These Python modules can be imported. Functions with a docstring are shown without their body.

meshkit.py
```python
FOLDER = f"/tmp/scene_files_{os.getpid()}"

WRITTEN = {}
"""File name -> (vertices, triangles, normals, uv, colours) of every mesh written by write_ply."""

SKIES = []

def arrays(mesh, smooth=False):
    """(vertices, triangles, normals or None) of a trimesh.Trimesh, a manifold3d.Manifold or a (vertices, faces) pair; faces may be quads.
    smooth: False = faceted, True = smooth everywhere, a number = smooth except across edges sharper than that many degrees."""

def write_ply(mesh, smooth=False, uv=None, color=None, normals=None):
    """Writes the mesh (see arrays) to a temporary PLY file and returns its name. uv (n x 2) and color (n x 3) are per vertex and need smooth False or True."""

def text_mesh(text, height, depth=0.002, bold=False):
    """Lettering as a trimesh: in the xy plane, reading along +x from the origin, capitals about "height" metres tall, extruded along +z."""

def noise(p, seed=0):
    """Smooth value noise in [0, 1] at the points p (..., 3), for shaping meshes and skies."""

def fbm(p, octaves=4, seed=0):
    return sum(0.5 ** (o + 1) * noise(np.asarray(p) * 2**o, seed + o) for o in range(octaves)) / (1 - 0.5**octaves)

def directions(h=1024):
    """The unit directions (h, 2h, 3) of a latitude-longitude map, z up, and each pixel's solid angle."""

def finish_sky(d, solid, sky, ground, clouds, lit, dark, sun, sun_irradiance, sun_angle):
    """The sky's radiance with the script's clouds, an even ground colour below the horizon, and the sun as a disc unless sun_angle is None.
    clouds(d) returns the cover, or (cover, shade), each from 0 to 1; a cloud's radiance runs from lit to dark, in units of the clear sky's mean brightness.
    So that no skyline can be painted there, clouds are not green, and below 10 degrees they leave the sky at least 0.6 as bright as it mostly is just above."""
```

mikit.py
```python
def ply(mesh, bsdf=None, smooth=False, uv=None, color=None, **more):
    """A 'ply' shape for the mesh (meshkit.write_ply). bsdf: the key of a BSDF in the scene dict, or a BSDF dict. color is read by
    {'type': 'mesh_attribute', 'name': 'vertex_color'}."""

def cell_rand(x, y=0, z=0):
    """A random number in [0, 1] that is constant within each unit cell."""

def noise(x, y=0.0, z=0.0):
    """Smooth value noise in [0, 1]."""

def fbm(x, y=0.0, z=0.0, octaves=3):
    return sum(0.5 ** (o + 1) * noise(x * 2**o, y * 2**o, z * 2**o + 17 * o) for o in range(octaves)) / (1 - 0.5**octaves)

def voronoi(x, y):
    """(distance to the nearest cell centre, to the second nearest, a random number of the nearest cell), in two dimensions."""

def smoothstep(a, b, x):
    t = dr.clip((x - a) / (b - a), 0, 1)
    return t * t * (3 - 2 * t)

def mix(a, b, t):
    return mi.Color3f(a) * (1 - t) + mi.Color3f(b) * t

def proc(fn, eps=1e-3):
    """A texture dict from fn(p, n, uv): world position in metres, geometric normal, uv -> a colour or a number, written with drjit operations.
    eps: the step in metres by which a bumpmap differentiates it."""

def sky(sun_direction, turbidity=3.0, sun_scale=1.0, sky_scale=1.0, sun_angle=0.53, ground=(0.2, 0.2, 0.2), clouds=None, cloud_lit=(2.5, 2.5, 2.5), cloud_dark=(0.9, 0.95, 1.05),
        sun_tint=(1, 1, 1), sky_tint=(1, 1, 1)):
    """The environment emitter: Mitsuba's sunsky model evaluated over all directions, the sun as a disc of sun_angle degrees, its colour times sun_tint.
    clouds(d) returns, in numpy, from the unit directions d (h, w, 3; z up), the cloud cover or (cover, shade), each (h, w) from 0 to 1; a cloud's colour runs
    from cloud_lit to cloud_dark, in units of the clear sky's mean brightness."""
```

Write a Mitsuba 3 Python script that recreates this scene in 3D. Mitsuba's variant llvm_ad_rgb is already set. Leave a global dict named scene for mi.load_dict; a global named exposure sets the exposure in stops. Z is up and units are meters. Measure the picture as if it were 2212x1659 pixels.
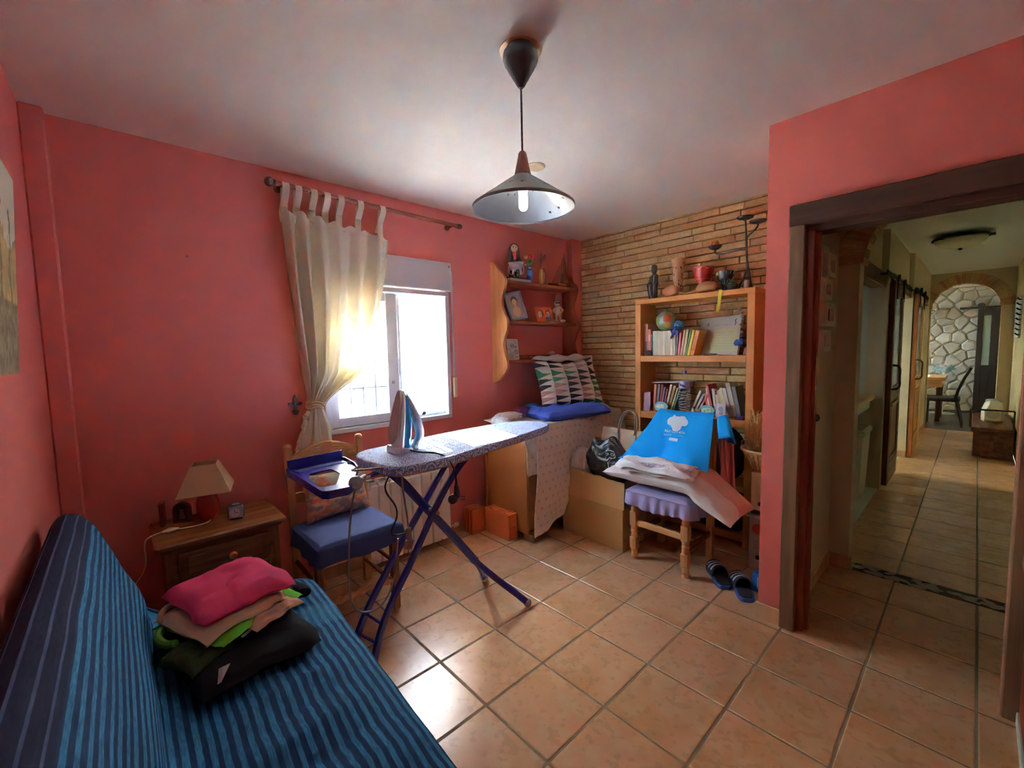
import math, numpy as np, trimesh, drjit as dr, mitsuba as mi, mikit, meshkit
from mikit import proc, fbm, noise, cell_rand, smoothstep, mix, voronoi
from shapely.geometry import Polygon, Point, LineString, box as sbox
from shapely.ops import unary_union
T = mi.ScalarTransform4f
rng = np.random.default_rng(7)
scene, labels = {}, {}

# ---------------- camera, sky, sun, exposure ----------------
FPX, YAW, PITCH, ROLL, CAMH = 924.3716, 0.8272, -0.0788, 0.0221, 1.447244
_f = np.array([math.cos(PITCH) * math.cos(YAW), math.cos(PITCH) * math.sin(YAW), math.sin(PITCH)])
_r0 = np.array([math.sin(YAW), -math.cos(YAW), 0.0])
_d0 = np.cross(_f, _r0)
_dn = -math.sin(ROLL) * _r0 + math.cos(ROLL) * _d0
CAM = np.array([0.0, 0.0, CAMH])
scene['camera'] = {'type': 'perspective', 'fov_axis': 'x', 'fov': math.degrees(2 * math.atan(1106.0 / FPX)), 'near_clip': 0.02, 'far_clip': 200.0,
                   'to_world': T().look_at(origin=CAM.tolist(), target=(CAM + _f).tolist(), up=(-_dn).tolist())}
SUN = np.array([0.20, 1.0, 0.63])
scene['sky'] = mikit.sky([0.2, 1.0, 0.63], turbidity=3.5, sun_scale=0.0, sky_scale=15.0, ground=(0.3, 0.27, 0.23), sky_tint=(0.98, 1.0, 1.02))
scene['sun'] = {'type': 'directional', 'direction': (-SUN).tolist(), 'irradiance': {'type': 'rgb', 'value': [44.0, 44.0, 41.0]}}
exposure = 4.45

# ---------------- helpers ----------------
def lin(c):
    if isinstance(c, str):
        c = [int(c[i:i + 2], 16) for i in (1, 3, 5)]
    c = np.asarray(c, float) / 255.0
    return np.where(c <= 0.04045, c / 12.92, ((c + 0.055) / 1.055) ** 2.4)

def C3(c):
    return mi.Color3f(*[float(v) for v in lin(c)])

_mats = {}
def M(c, rough=0.6, metal=0.0, spec=0.5, **kw):
    k = (str(c), rough, metal, spec, str(kw))
    if k not in _mats:
        key = 'surface_%03d' % len(_mats)
        b = {'type': 'principled', 'base_color': {'type': 'rgb', 'value': [float(v) for v in lin(c)]}, 'roughness': rough, 'metallic': metal, 'specular': spec, **kw}
        scene[key] = {'type': 'twosided', 'b': b}
        _mats[k] = key
    return _mats[k]

def PM(name, fn, rough=0.6, spec=0.5, bump=None, bscale=1.0, **kw):
    b = {'type': 'principled', 'base_color': proc(fn), 'roughness': rough, 'specular': spec, **kw}
    if bump is not None:
        b = {'type': 'bumpmap', 't': proc(bump), 'scale': bscale, 'b': b}
    scene[name] = {'type': 'twosided', 'b': b}
    return name

scene['vertex_cloth'] = {'type': 'twosided', 'b': {'type': 'principled', 'base_color': {'type': 'mesh_attribute', 'name': 'vertex_color'}, 'roughness': 0.85, 'specular': 0.2}}
scene['vertex_gloss'] = {'type': 'twosided', 'b': {'type': 'principled', 'base_color': {'type': 'mesh_attribute', 'name': 'vertex_color'}, 'roughness': 0.4, 'specular': 0.5}}

def add(key, mesh, mat, smooth=35, at=None, uv=None, color=None):
    """One entry of the scene; a key that is taken gets the next three-digit number."""
    if key in scene:
        i = 1
        while '%s_%03d' % (key, i) in scene:
            i += 1
        key = '%s_%03d' % (key, i)
    if isinstance(mesh, dict):
        scene[key] = dict(mesh)
        scene[key]['bsdf'] = {'type': 'ref', 'id': mat}
    else:
        scene[key] = mikit.ply(mesh, mat, smooth=smooth, uv=uv, color=color)
    if at is not None:
        scene[key]['to_world'] = at
    return key

def fresh(name):
    """A thing's key that is not in use yet (its parts are added under it)."""
    if name not in labels and not any(k == name or k.startswith(name + '__') for k in scene):
        return name
    i = 1
    while '%s_%03d' % (name, i) in labels or any(k.startswith('%s_%03d__' % (name, i)) for k in scene):
        i += 1
    return '%s_%03d' % (name, i)

def tag(key, label, cat=None, group=None, kind=None):
    d = labels.setdefault(key, {})
    if label: d['label'] = label
    if cat: d['category'] = cat
    if group: d['group'] = group
    if kind: d['kind'] = kind
    return key

def thing(name, label, cat, group=None):
    return tag(fresh(name), label, cat, group)

def struct(name, label=None):
    return tag(name, label or name.replace('_', ' '), None, None, 'structure')

def hull(pts):
    return trimesh.convex.convex_hull(np.asarray(pts, float))

def bx(x0, x1, y0, y1, z0, z1, b=0.0):
    if x1 < x0: x0, x1 = x1, x0
    if y1 < y0: y0, y1 = y1, y0
    if z1 < z0: z0, z1 = z1, z0
    if b <= 0:
        m = trimesh.creation.box((x1 - x0, y1 - y0, z1 - z0))
        m.apply_translation(((x0 + x1) / 2, (y0 + y1) / 2, (z0 + z1) / 2))
        return m
    b = min(b, (x1 - x0) / 2.2, (y1 - y0) / 2.2, (z1 - z0) / 2.2)
    p = []
    for x, sx in ((x0, 1), (x1, -1)):
        for y, sy in ((y0, 1), (y1, -1)):
            for z, sz in ((z0, 1), (z1, -1)):
                p += [(x + sx * b, y + sy * b, z), (x + sx * b, y, z + sz * b), (x, y + sy * b, z + sz * b)]
    return hull(p)

def cat(*ms):
    ms = [m for g in ms for m in (g if isinstance(g, (list, tuple)) else [g])]
    return trimesh.util.concatenate(ms)

def xf(m, loc=(0, 0, 0), rz=0, rx=0, ry=0, s=None):
    m = m.copy()
    if s is not None:
        m.apply_scale(s)
    for a, ax in ((rx, (1, 0, 0)), (ry, (0, 1, 0)), (rz, (0, 0, 1))):
        if a:
            m.apply_transform(trimesh.transformations.rotation_matrix(math.radians(a), ax))
    m.apply_translation(loc)
    return m

def frame(p, n=None):
    p = np.asarray(p, float)
    t = np.gradient(p, axis=0)
    t /= np.linalg.norm(t, axis=1, keepdims=True) + 1e-12
    up = np.array([0, 0, 1.0]) if abs(t[0][2]) < 0.9 else np.array([1.0, 0, 0])
    u = np.cross(t[0], up); u /= np.linalg.norm(u)
    us = []
    for k in range(len(p)):
        u = u - t[k] * (u @ t[k]); u /= np.linalg.norm(u)
        us.append(u)
    us = np.array(us)
    return t, us, np.cross(t, us)

def tube(pts, r, n=10, cap=True, sq=1.0):
    p = np.asarray(pts, float)
    rr = np.broadcast_to(np.asarray(r, float), (len(p),))
    t, u, v = frame(p)
    a = np.arange(n) * 2 * math.pi / n
    ring = p[:, None] + rr[:, None, None] * (np.cos(a)[None, :, None] * u[:, None] + sq * np.sin(a)[None, :, None] * v[:, None])
    V = ring.reshape(-1, 3)
    F = []
    for i in range(len(p) - 1):
        for j in range(n):
            a0, a1, b0, b1 = i * n + j, i * n + (j + 1) % n, (i + 1) * n + j, (i + 1) * n + (j + 1) % n
            F += [(a0, a1, b1), (a0, b1, b0)]
    if cap:
        V = np.vstack([V, p[:1], p[-1:]])
        c0, c1 = len(V) - 2, len(V) - 1
        for j in range(n):
            F += [(c0, (j + 1) % n, j), (c1, (len(p) - 1) * n + j, (len(p) - 1) * n + (j + 1) % n)]
    return trimesh.Trimesh(V, F, process=False)

def spline(pts, n=40):
    from scipy.interpolate import CubicSpline
    p = np.asarray(pts, float)
    d = np.r_[0, np.cumsum(np.linalg.norm(np.diff(p, axis=0), axis=1))]
    return CubicSpline(d, p)(np.linspace(0, d[-1], n))

def lathe(prof, n=28, loc=(0, 0, 0)):
    p = np.asarray(prof, float)
    a = np.arange(n) * 2 * math.pi / n
    V = np.stack([p[:, None, 0] * np.cos(a), p[:, None, 0] * np.sin(a), np.broadcast_to(p[:, None, 1], (len(p), n))], -1).reshape(-1, 3)
    F = []
    for i in range(len(p) - 1):
        for j in range(n):
            a0, a1, b0, b1 = i * n + j, i * n + (j + 1) % n, (i + 1) * n + j, (i + 1) * n + (j + 1) % n
            if p[i, 0] > 1e-6: F.append((a0, a1, b1))
            if p[i + 1, 0] > 1e-6: F.append((a0, b1, b0))
    m = trimesh.Trimesh(V + np.asarray(loc), F, process=True)
    return m

def prism(poly, d0, d1, plane='xy'):
    """Extrude a polygon; plane says which axes the polygon's coordinates are ('xy' along z, 'yz' along x, 'xz' along y)."""
    if not hasattr(poly, 'geom_type'):
        poly = Polygon(poly)
    if not poly.is_valid:
        poly = poly.buffer(0)
    gs = getattr(poly, 'geoms', [poly])
    out = []
    for g in gs:
        if g.area < 1e-9: continue
        m = trimesh.creation.extrude_polygon(g, d1 - d0, engine='earcut')
        v = m.vertices.copy(); v[:, 2] += d0
        if plane == 'yz': m = trimesh.Trimesh(v[:, [2, 0, 1]], m.faces, process=False)
        elif plane == 'xz': m = trimesh.Trimesh(np.c_[v[:, 0], v[:, 2], v[:, 1]], m.faces[:, ::-1], process=False)
        else: m = trimesh.Trimesh(v, m.faces, process=False)
        out.append(m)
    return cat(out)

def surf(fn, nu, nv, thick=0.0, close=True):
    """A sheet P(u, v), u and v from 0 to 1, with thickness; returns (mesh, uv)."""
    u, v = np.meshgrid(np.linspace(0, 1, nu), np.linspace(0, 1, nv), indexing='ij')
    P = np.asarray(fn(u, v)).reshape(nu, nv, 3) if not isinstance(fn(u, v), tuple) else np.stack(np.broadcast_arrays(*fn(u, v)), -1)
    idx = np.arange(nu * nv).reshape(nu, nv)
    q = np.stack([idx[:-1, :-1], idx[1:, :-1], idx[1:, 1:], idx[:-1, 1:]], -1).reshape(-1, 4)
    F = np.vstack([q[:, [0, 1, 2]], q[:, [0, 2, 3]]])
    V, UV = P.reshape(-1, 3), np.c_[u.ravel(), v.ravel()]
    if thick > 0:
        du, dv = np.gradient(P, axis=0), np.gradient(P, axis=1)
        N = np.cross(du, dv); N /= np.linalg.norm(N, axis=-1, keepdims=True) + 1e-12
        V2 = (P - N * thick).reshape(-1, 3)
        n = nu * nv
        edge = np.r_[idx[:, 0], idx[-1, 1:], idx[-2::-1, -1], idx[0, -2:0:-1]]
        e2 = np.roll(edge, -1)
        S = np.vstack([np.c_[edge, e2 + n, e2], np.c_[edge, edge + n, e2 + n]])
        F = np.vstack([F, F[:, ::-1] + n, S])
        V, UV = np.vstack([V, V2]), np.vstack([UV, UV])
    return trimesh.Trimesh(V, F, process=False), UV

def pillow(w, h, t, n=28, wr=0.006, seed=1, p=2.6, pin=0.10):
    """A cushion in the xy plane, centred, thickness t at the middle; (mesh, uv)."""
    def half(s):
        def f(u, v):
            a, b = 2 * u - 1, 2 * v - 1
            e = np.clip(1 - np.abs(a) ** p, 0, 1) ** 0.55 * np.clip(1 - np.abs(b) ** p, 0, 1) ** 0.55
            k = 1 - pin * (1 - np.abs(a) ** 2) * np.abs(b) ** 3
            k2 = 1 - pin * (1 - np.abs(b) ** 2) * np.abs(a) ** 3
            nz = meshkit.fbm(np.stack([a * 2.2, b * 2.2, 0 * a + seed * 3.1], -1), 3) - 0.5
            return a * w / 2 * k2, b * h / 2 * k, s * (t / 2 * e + wr * 2 * nz * np.minimum(1, e * 2))
        return f
    m1, uv1 = surf(half(1), n, n)
    m2, uv2 = surf(half(-1), n, n)
    m2 = trimesh.Trimesh(m2.vertices, m2.faces[:, ::-1], process=False)
    return trimesh.Trimesh(np.vstack([m1.vertices, m2.vertices]), np.vstack([m1.faces, m2.faces + len(m1.vertices)]), process=False), np.vstack([uv1, uv2])

def ball(loc, r, sub=2):
    m = trimesh.creation.icosphere(subdivisions=sub)
    m.apply_scale(r if np.ndim(r) == 0 else list(r)); m.apply_translation(loc)
    return m

def limb(a, b, ra, rb, n=12):
    """A tapered limb with rounded ends."""
    a, b = np.asarray(a, float), np.asarray(b, float)
    s0, s1 = ball(a, ra, 2), ball(b, rb, 2)
    return hull(np.vstack([s0.vertices, s1.vertices]))

def vcol(m, fn):
    return np.clip(np.asarray(fn(np.asarray(m.vertices))), 0, 1)

def one(c, m):
    return np.tile(lin(c), (len(m.vertices), 1))

def text_on(s, h, depth=0.0012, bold=True):
    m = meshkit.text_mesh(s, h, depth, bold)
    m.apply_translation((-m.bounds[:, 0].mean(), -m.bounds[:, 1].mean(), 0))
    return m

def place(m, o, ex, ey):
    """Maps the mesh's x, y, z to o + x ex + y ey + z (ex x ey)."""
    ex, ey = np.asarray(ex, float), np.asarray(ey, float)
    ex, ey = ex / np.linalg.norm(ex), ey / np.linalg.norm(ey)
    ez = np.cross(ex, ey)
    A = np.eye(4); A[:3, 0], A[:3, 1], A[:3, 2], A[:3, 3] = ex, ey, ez, o
    m = m.copy(); m.apply_transform(A)
    return m

# ---------------- materials with grain ----------------
_WOODS = [('#4a2a13', '#754820'), ('#a06a38', '#c4905a'), ('#c08a4c', '#dcae70'), ('#3a1d10', '#5c3218'), ('#8a4a24', '#b06a38'), ('#4a3524', '#6f5238'), ('#5a2414', '#74331c'), ('#27130a', '#3f2110')]
def _wood(p, n, uv):
    # uv.x = which wood (k / 8), uv.y = grain axis (0.1 x, 0.4 y, 0.8 z)
    ax = uv.y
    along = dr.select(ax < 0.25, p.x, dr.select(ax < 0.6, p.y, p.z))
    a = dr.select(ax < 0.25, p.y, p.x)
    b = dr.select(ax < 0.6, p.z, p.y)
    g = fbm(a * 26 + 3 * noise(along * 1.7, 4.0), b * 26, along * 1.6, 3)
    f = noise(a * 190, b * 190, along * 7)
    t = smoothstep(0.25, 0.75, g) * 0.75 + 0.25 * f
    k = dr.floor(uv.x * 8 + 0.5)
    out = mi.Color3f(0)
    for i, (c0, c1) in enumerate(_WOODS):
        out = dr.select(k == i, mix(C3(c0), C3(c1), t), out)
    return out
PM('wood_satin', _wood, rough=0.42, spec=0.4)
PM('wood_dull', _wood, rough=0.7, spec=0.3)

def wood(key, m, kind, axis, dull=False, smooth=30, at=None):
    """kind: 0 walnut, 1 honey, 2 pine, 3 dark, 4 orange oak, 5 weathered, 6 reddish; axis of the grain."""
    v, f, _ = meshkit.arrays(m, False)
    if smooth:
        mm = trimesh.graph.smooth_shade(trimesh.Trimesh(v, f, process=True), angle=np.radians(smooth), facet_minarea=None)
        v, f = np.array(mm.vertices), np.array(mm.faces)
    uv = np.tile([kind / 8.0, {'x': 0.1, 'y': 0.4, 'z': 0.8}[axis]], (len(v), 1))
    return add(key, trimesh.Trimesh(v, f, process=False), 'wood_dull' if dull else 'wood_satin', smooth=bool(smooth), uv=uv, at=at)

def _plaster(c0, c1):
    def fn(p, n, uv):
        return mix(C3(c0), C3(c1), fbm(p.x * 2.3, p.y * 2.3, p.z * 2.3, 4))
    return fn
PM('pink_paint', _plaster('#b65d51', '#c2685b'), rough=0.75, spec=0.25)
PM('cream_paint', _plaster('#c2b08e', '#cebd9c'), rough=0.8, spec=0.2)
# ---------------- floor ----------------
H, YW, XD, XL, XB = 2.512, 2.7785, 2.423, -0.23, 3.48
TP, GX, GY = 0.34, 0.674424, 1.981044
def _tile(p, n, uv):
    tx, ty = dr.floor((p.x - GX) / TP), dr.floor((p.y - GY) / TP)
    r = cell_rand(tx, ty, 3)
    o = r * 37
    a = fbm(p.x * 5 + o, p.y * 5, 1.0, 3)
    b = fbm(p.x * 17 + o, p.y * 17, 4.0, 3)
    s = smoothstep(0.62, 0.74, fbm(p.x * 42, p.y * 42, 9.0, 2)) * 0.25
    c = mix(C3('#bd8f5e'), C3('#c7986c'), smoothstep(0.3, 0.7, a))
    c = mix(c, C3('#c8a77c'), smoothstep(0.4, 0.75, b) * 0.55)
    c = mix(c, C3('#8f6a48'), s)
    return c * (0.92 + 0.14 * r)
PM('terracotta_tile', _tile, rough=0.27, spec=0.5)
struct('floor', 'terracotta coloured square tile floor with grey grout lines')
grout = M('#6f6350', 0.9)
room, hall, alcove = sbox(XL, -1.3, XD, YW), sbox(XD, -0.36, 9.85, 0.61), sbox(XD, 0.735, XB, YW)
door_gap = sbox(XD - .01, -0.12, 2.53, 0.575)
add('floor', cat(bx(XL, XD + .1, -1.3, YW, -.05, -.003), bx(XD + .1, 9.85, -0.36, 0.61, -.05, -.003), bx(XD + .1, XB, 0.61, YW, -.05, -.003)), grout, smooth=False)
g = 0.0045
def slab(x0, x1, y0, y1):
    b = 0.0035
    return hull([(x0, y0, -.012), (x1, y0, -.012), (x1, y1, -.012), (x0, y1, -.012), (x0, y0, -b * .7), (x1, y0, -b * .7), (x1, y1, -b * .7), (x0, y1, -b * .7),
                 (x0 + b, y0 + b, 0), (x1 - b, y0 + b, 0), (x1 - b, y1 - b, 0), (x0 + b, y1 - b, 0)])
full_tile = mikit.ply(slab(g, TP - g, g, TP - g), 'terracotta_tile')
area = unary_union([room, alcove, sbox(XD, -0.36, 3.368, 0.61), sbox(3.50, -0.36, 9.85, 0.61), door_gap])
for i in range(-3, 28):
    for j in range(-10, 4):
        x0, y0 = GX + i * TP, GY + j * TP
        cell = sbox(x0 + g, y0 + g, x0 + TP - g, y0 + TP - g)
        c = cell.intersection(area)
        if c.is_empty or c.area < 2e-4: continue
        for q in getattr(c, 'geoms', [c]):
            a = q.bounds
            if q.area < 2e-4: continue
            if q.area > cell.area * .999:
                add('floor__tile', full_tile, 'terracotta_tile', at=T().translate([x0, y0, 0]))
            else:
                add('floor__tile', slab(*[a[k] for k in (0, 2, 1, 3)]) if q.area > .97 * (a[2] - a[0]) * (a[3] - a[1]) else prism(q, -.012, 0), 'terracotta_tile', smooth=False)
# pebble strip set into the hall floor
add('floor__mosaic_strip', bx(3.372, 3.496, -.36, .485, -.012, -.001), M('#2c211a', 0.6), smooth=False)
ps = []
for k in range(70):
    x, y = 3.385 + rng.random() * .1, -.35 + rng.random() * .82
    ps.append(xf(ball((0, 0, 0), (.011 + .008 * rng.random(), .02 + .015 * rng.random(), .003), 1), (x, y, -.001), rz=rng.random() * 90 - 45))
k = add('floor__mosaic_pebble', cat(ps), M('#8a7a66', 0.5)); tag(k, 'pale stones of the mosaic strip', kind='stuff')

# ---------------- ceiling and walls ----------------
struct('ceiling', 'off white painted ceiling')
add('ceiling', cat(bx(XL - .2, XB + .3, -1.5, YW + .3, H, H + .1), bx(XB + .3, 13.2, -2.0, 3.3, H, H + .1)), M('#d8d7cb', 0.85, spec=0.2), smooth=False)
WX0, WX1, WZ0, WZ1 = 0.965, 1.885, 0.95, 2.10
struct('wall_window', 'red painted wall with the window')
wt = YW + .25
add('wall_window', cat(bx(XL - .2, WX0, YW, wt, -.05, H), bx(WX1, XB + .2, YW, wt, -.05, H), bx(WX0, WX1, YW, wt, -.05, WZ0), bx(WX0, WX1, YW, wt, WZ1, H),
    bx(XL, -.155, YW - .068, YW + .01, 0, H, .006), bx(3.335, XB, YW - .068, YW + .01, 0, H, .006)), 'pink_paint', smooth=False)
struct('wall_left', 'red painted wall behind the sofa')
add('wall_left', bx(XL - .2, XL, -1.5, YW + .02, -.05, H), 'pink_paint', smooth=False)
struct('wall_back', 'red painted wall behind the camera')
add('wall_back', bx(XL - .2, XD + .1, -1.5, -1.3, -.05, H), 'pink_paint', smooth=False)
struct('wall_door', 'red painted wall with the doorway')
DY0, DY1, DZ = -0.12, 0.572, 2.03
add('wall_door', cat(bx(XD, 2.51, DY1, 0.735, -.05, H), bx(XD, 2.51, -1.4, DY0, -.05, H), bx(XD, 2.51, DY0, DY1, DZ, H), bx(2.51, XB, .63, 0.735, -.05, H)), 'pink_paint', smooth=False)
struct('baseboard_door', 'tile baseboard below the red wall')
add('baseboard_door', cat(bx(XD - .012, XD, .625, .745, 0, .085, .003), bx(XD - .012, XB, .735, .745, 0, .085, .003)), 'terracotta_tile', smooth=False)
struct('baseboard_window', 'tile baseboard below the window wall')
add('baseboard_window', bx(-.155, 3.335, YW - .011, YW, 0, .085, .003), 'terracotta_tile', smooth=False)

# door frame of stained planks
struct('trim_1', 'dark stained wood frame of the doorway')
wood('trim_1__jamb', cat(bx(XD - .022, 2.53, DY1 - .004, .632, 0, 2.10, .004)), 5, 'z', True)
wood('trim_1__jamb', cat(bx(2.44, 2.56, DY1 - .035, DY1, 0, 2.03, .003), bx(2.47, 2.50, DY1 - .05, DY1 - .03, 0, 2.03, .002)), 6, 'z')
wood('trim_1__jamb', cat(bx(XD - .022, 2.53, -.19, DY0, 0, 2.10, .004)), 5, 'z', True)
wood('trim_1__lintel', cat(bx(XD - .026, 2.53, -.20, .634, 2.0, 2.10, .005)), 7, 'y', True)
wood('trim_1__lintel', cat(bx(2.44, 2.56, DY0, DY1, 1.97, 2.02, .003)), 7, 'y', True)

# ---------------- brick wall of the alcove ----------------
def _brick(p, n, uv):
    q = fbm(p.y * 9, p.z * 22, p.x * 9 + 3, 3)
    r = uv.x
    c = mix(C3('#b48e5c'), C3('#cfb17c'), r)
    c = mix(c, C3('#b5805a'), smoothstep(0.55, 0.9, uv.y) * .8)
    c = mix(c, C3('#d3bd92'), smoothstep(0.55, 0.8, q) * 0.5)
    s = fbm(p.y * 60, p.z * 60, p.x * 60, 2)
    return c * (0.78 + 0.4 * s)
PM('thin_brick', _brick, rough=0.85, spec=0.2)
struct('wall_brick', 'wall of long thin bricks behind the bookcase')
add('wall_brick', bx(XB, XB + .15, .6, YW + .02, -.05, H), M('#75573a', 0.95, spec=0.1), smooth=False)
BP, BL = 0.0555, 0.285
low = []
row = 0
z = 0.0
while z < H - .01:
    off = (row % 2) * BL / 2 + rng.uniform(-.03, .03)
    y = .735 - off * 1.3
    while y < 2.712:
        bl = BL * rng.choice([.62, .85, 1.0, 1.0, 1.25])
        gj = rng.uniform(.0015, .006)
        y0, y1 = max(y + gj, .737), min(y + bl - .0015, 2.710)
        if y1 - y0 > .02:
            x = XB - .010 - rng.random() * .016
            tw = rng.uniform(-.0035, .0035)
            m = hull([(XB + .01, y0, z + .004), (XB + .01, y1, z + .004), (XB + .01, y0, z + BP - .004), (XB + .01, y1, z + BP - .004),
                      (x, y0 + .004, z + .007 + tw), (x, y1 - .004, z + .007 - tw), (x, y0 + .004, min(z + BP - .007 + tw, H)), (x, y1 - .004, min(z + BP - .007 - tw, H)),
                      (x + .005, y0, z + .004), (x + .005, y1, z + .004), (x + .005, y0, min(z + BP - .004, H)), (x + .005, y1, min(z + BP - .004, H))])
            uv = np.tile(rng.random(2), (len(m.vertices), 1))
            if z > .80:
                add('wall_brick__brick', trimesh.Trimesh(m.vertices, m.faces, process=False), 'thin_brick', smooth=False, uv=uv)
            else:
                low.append((m, uv))
        y += bl
    z += BP; row += 1
ml = cat([a for a, _ in low])
k = add('wall_brick__lower_bricks', ml, 'thin_brick', smooth=False, uv=np.vstack([u for _, u in low])); tag(k, 'bricks low on the wall behind the furniture', kind='stuff')

# ---------------- outside: what stands opposite the window, with an unseen canopy blocking the sun ----------------
struct('ground', 'paved ground outside the window')
add('ground', bx(-12, 20, YW + .25, 30, -.4, -.3), M('#aaa69d', 0.9), smooth=False)
t = thing('neighbour_house', 'white house wall seen overexposed through the window', 'house')
add(t + '__wall', bx(-9, 18, 14, 18, -.3, 3.0), M('#e0ded6', 0.9), smooth=False)
add(t + '__coping', bx(-9.05, 18.05, 13.95, 18, 3.0, 3.06), M('#cfc6b8', 0.9), smooth=False)
t = thing('porch_canopy', 'unseen flat canopy outside, placed to keep the sun off the floor and side rooms', 'canopy')
pc = M('#cfc6b4', 0.8)
add(t + '__roof', cat(bx(.9, 3.3, 4.94, 5.85, 2.75, 2.79), bx(3.3, 12.5, 3.75, 6.1, 2.75, 2.79)), pc, smooth=False)  # out of view; stops direct sun reaching the floor and the side rooms
for x, y in ((.95, 5.8), (3.35, 6.0), (12.4, 6.0)):
    add(t + '__post', bx(x, x + .07, y, y + .07, -.3, 2.749), pc, smooth=False)
# ---------------- the hallway beyond the doorway ----------------
cream, white = 'cream_paint', M('#bfc4b6', 0.8, spec=0.2)
struct('wall_hall_left', 'cream left wall of the hallway')
add('wall_hall_left', cat(bx(2.511, 3.365, .61, .631, 0, H), bx(3.64, 5.45, .655, .75, 2.0, H), bx(3.5, 3.64, .655, .75, 0, H),
    bx(5.45, 5.60, .60, .75, 0, H), bx(5.60, 7.18, .60, .75, 2.0, H), bx(7.18, 7.32, .555, .75, 0, H), bx(7.32, 8.9, .555, .75, 2.0, H), bx(8.9, 9.81, .555, .75, 0, H)), cream, smooth=False)
struct('wall_hall_right', 'cream rough plaster right wall of the hallway')
def _rough(p, n, uv):
    return smoothstep(0.45, 0.7, fbm(p.x * 9, p.z * 9, p.y * 9, 3))
scene['rough_plaster'] = {'type': 'twosided', 'b': {'type': 'bumpmap', 't': proc(_rough, 2e-3), 'scale': 0.012, 'b': {'type': 'principled', 'base_color': {'type': 'rgb', 'value': [float(v) for v in lin('#b3a274')]}, 'roughness': 0.85, 'specular': 0.2}}}
add('wall_hall_right', bx(2.511, 9.81, -.50, -.36, 0, H), 'rough_plaster', smooth=False)
struct('baseboard_hall', 'tile baseboard along the hallway')
add('baseboard_hall', cat(bx(2.56, 3.36, .60, .61, 0, .08, .003), bx(3.352, 3.362, .49, .61, 0, .08, .003), bx(3.64, 5.45, .745, .757, 0, .06), bx(7.17, 7.18, .555, .66, 0, .08, .003), bx(9.79, 9.80, .53, .60, 0, .08), bx(8.9, 9.80, .545, .555, 0, .08)), 'terracotta_tile', smooth=False)

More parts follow.
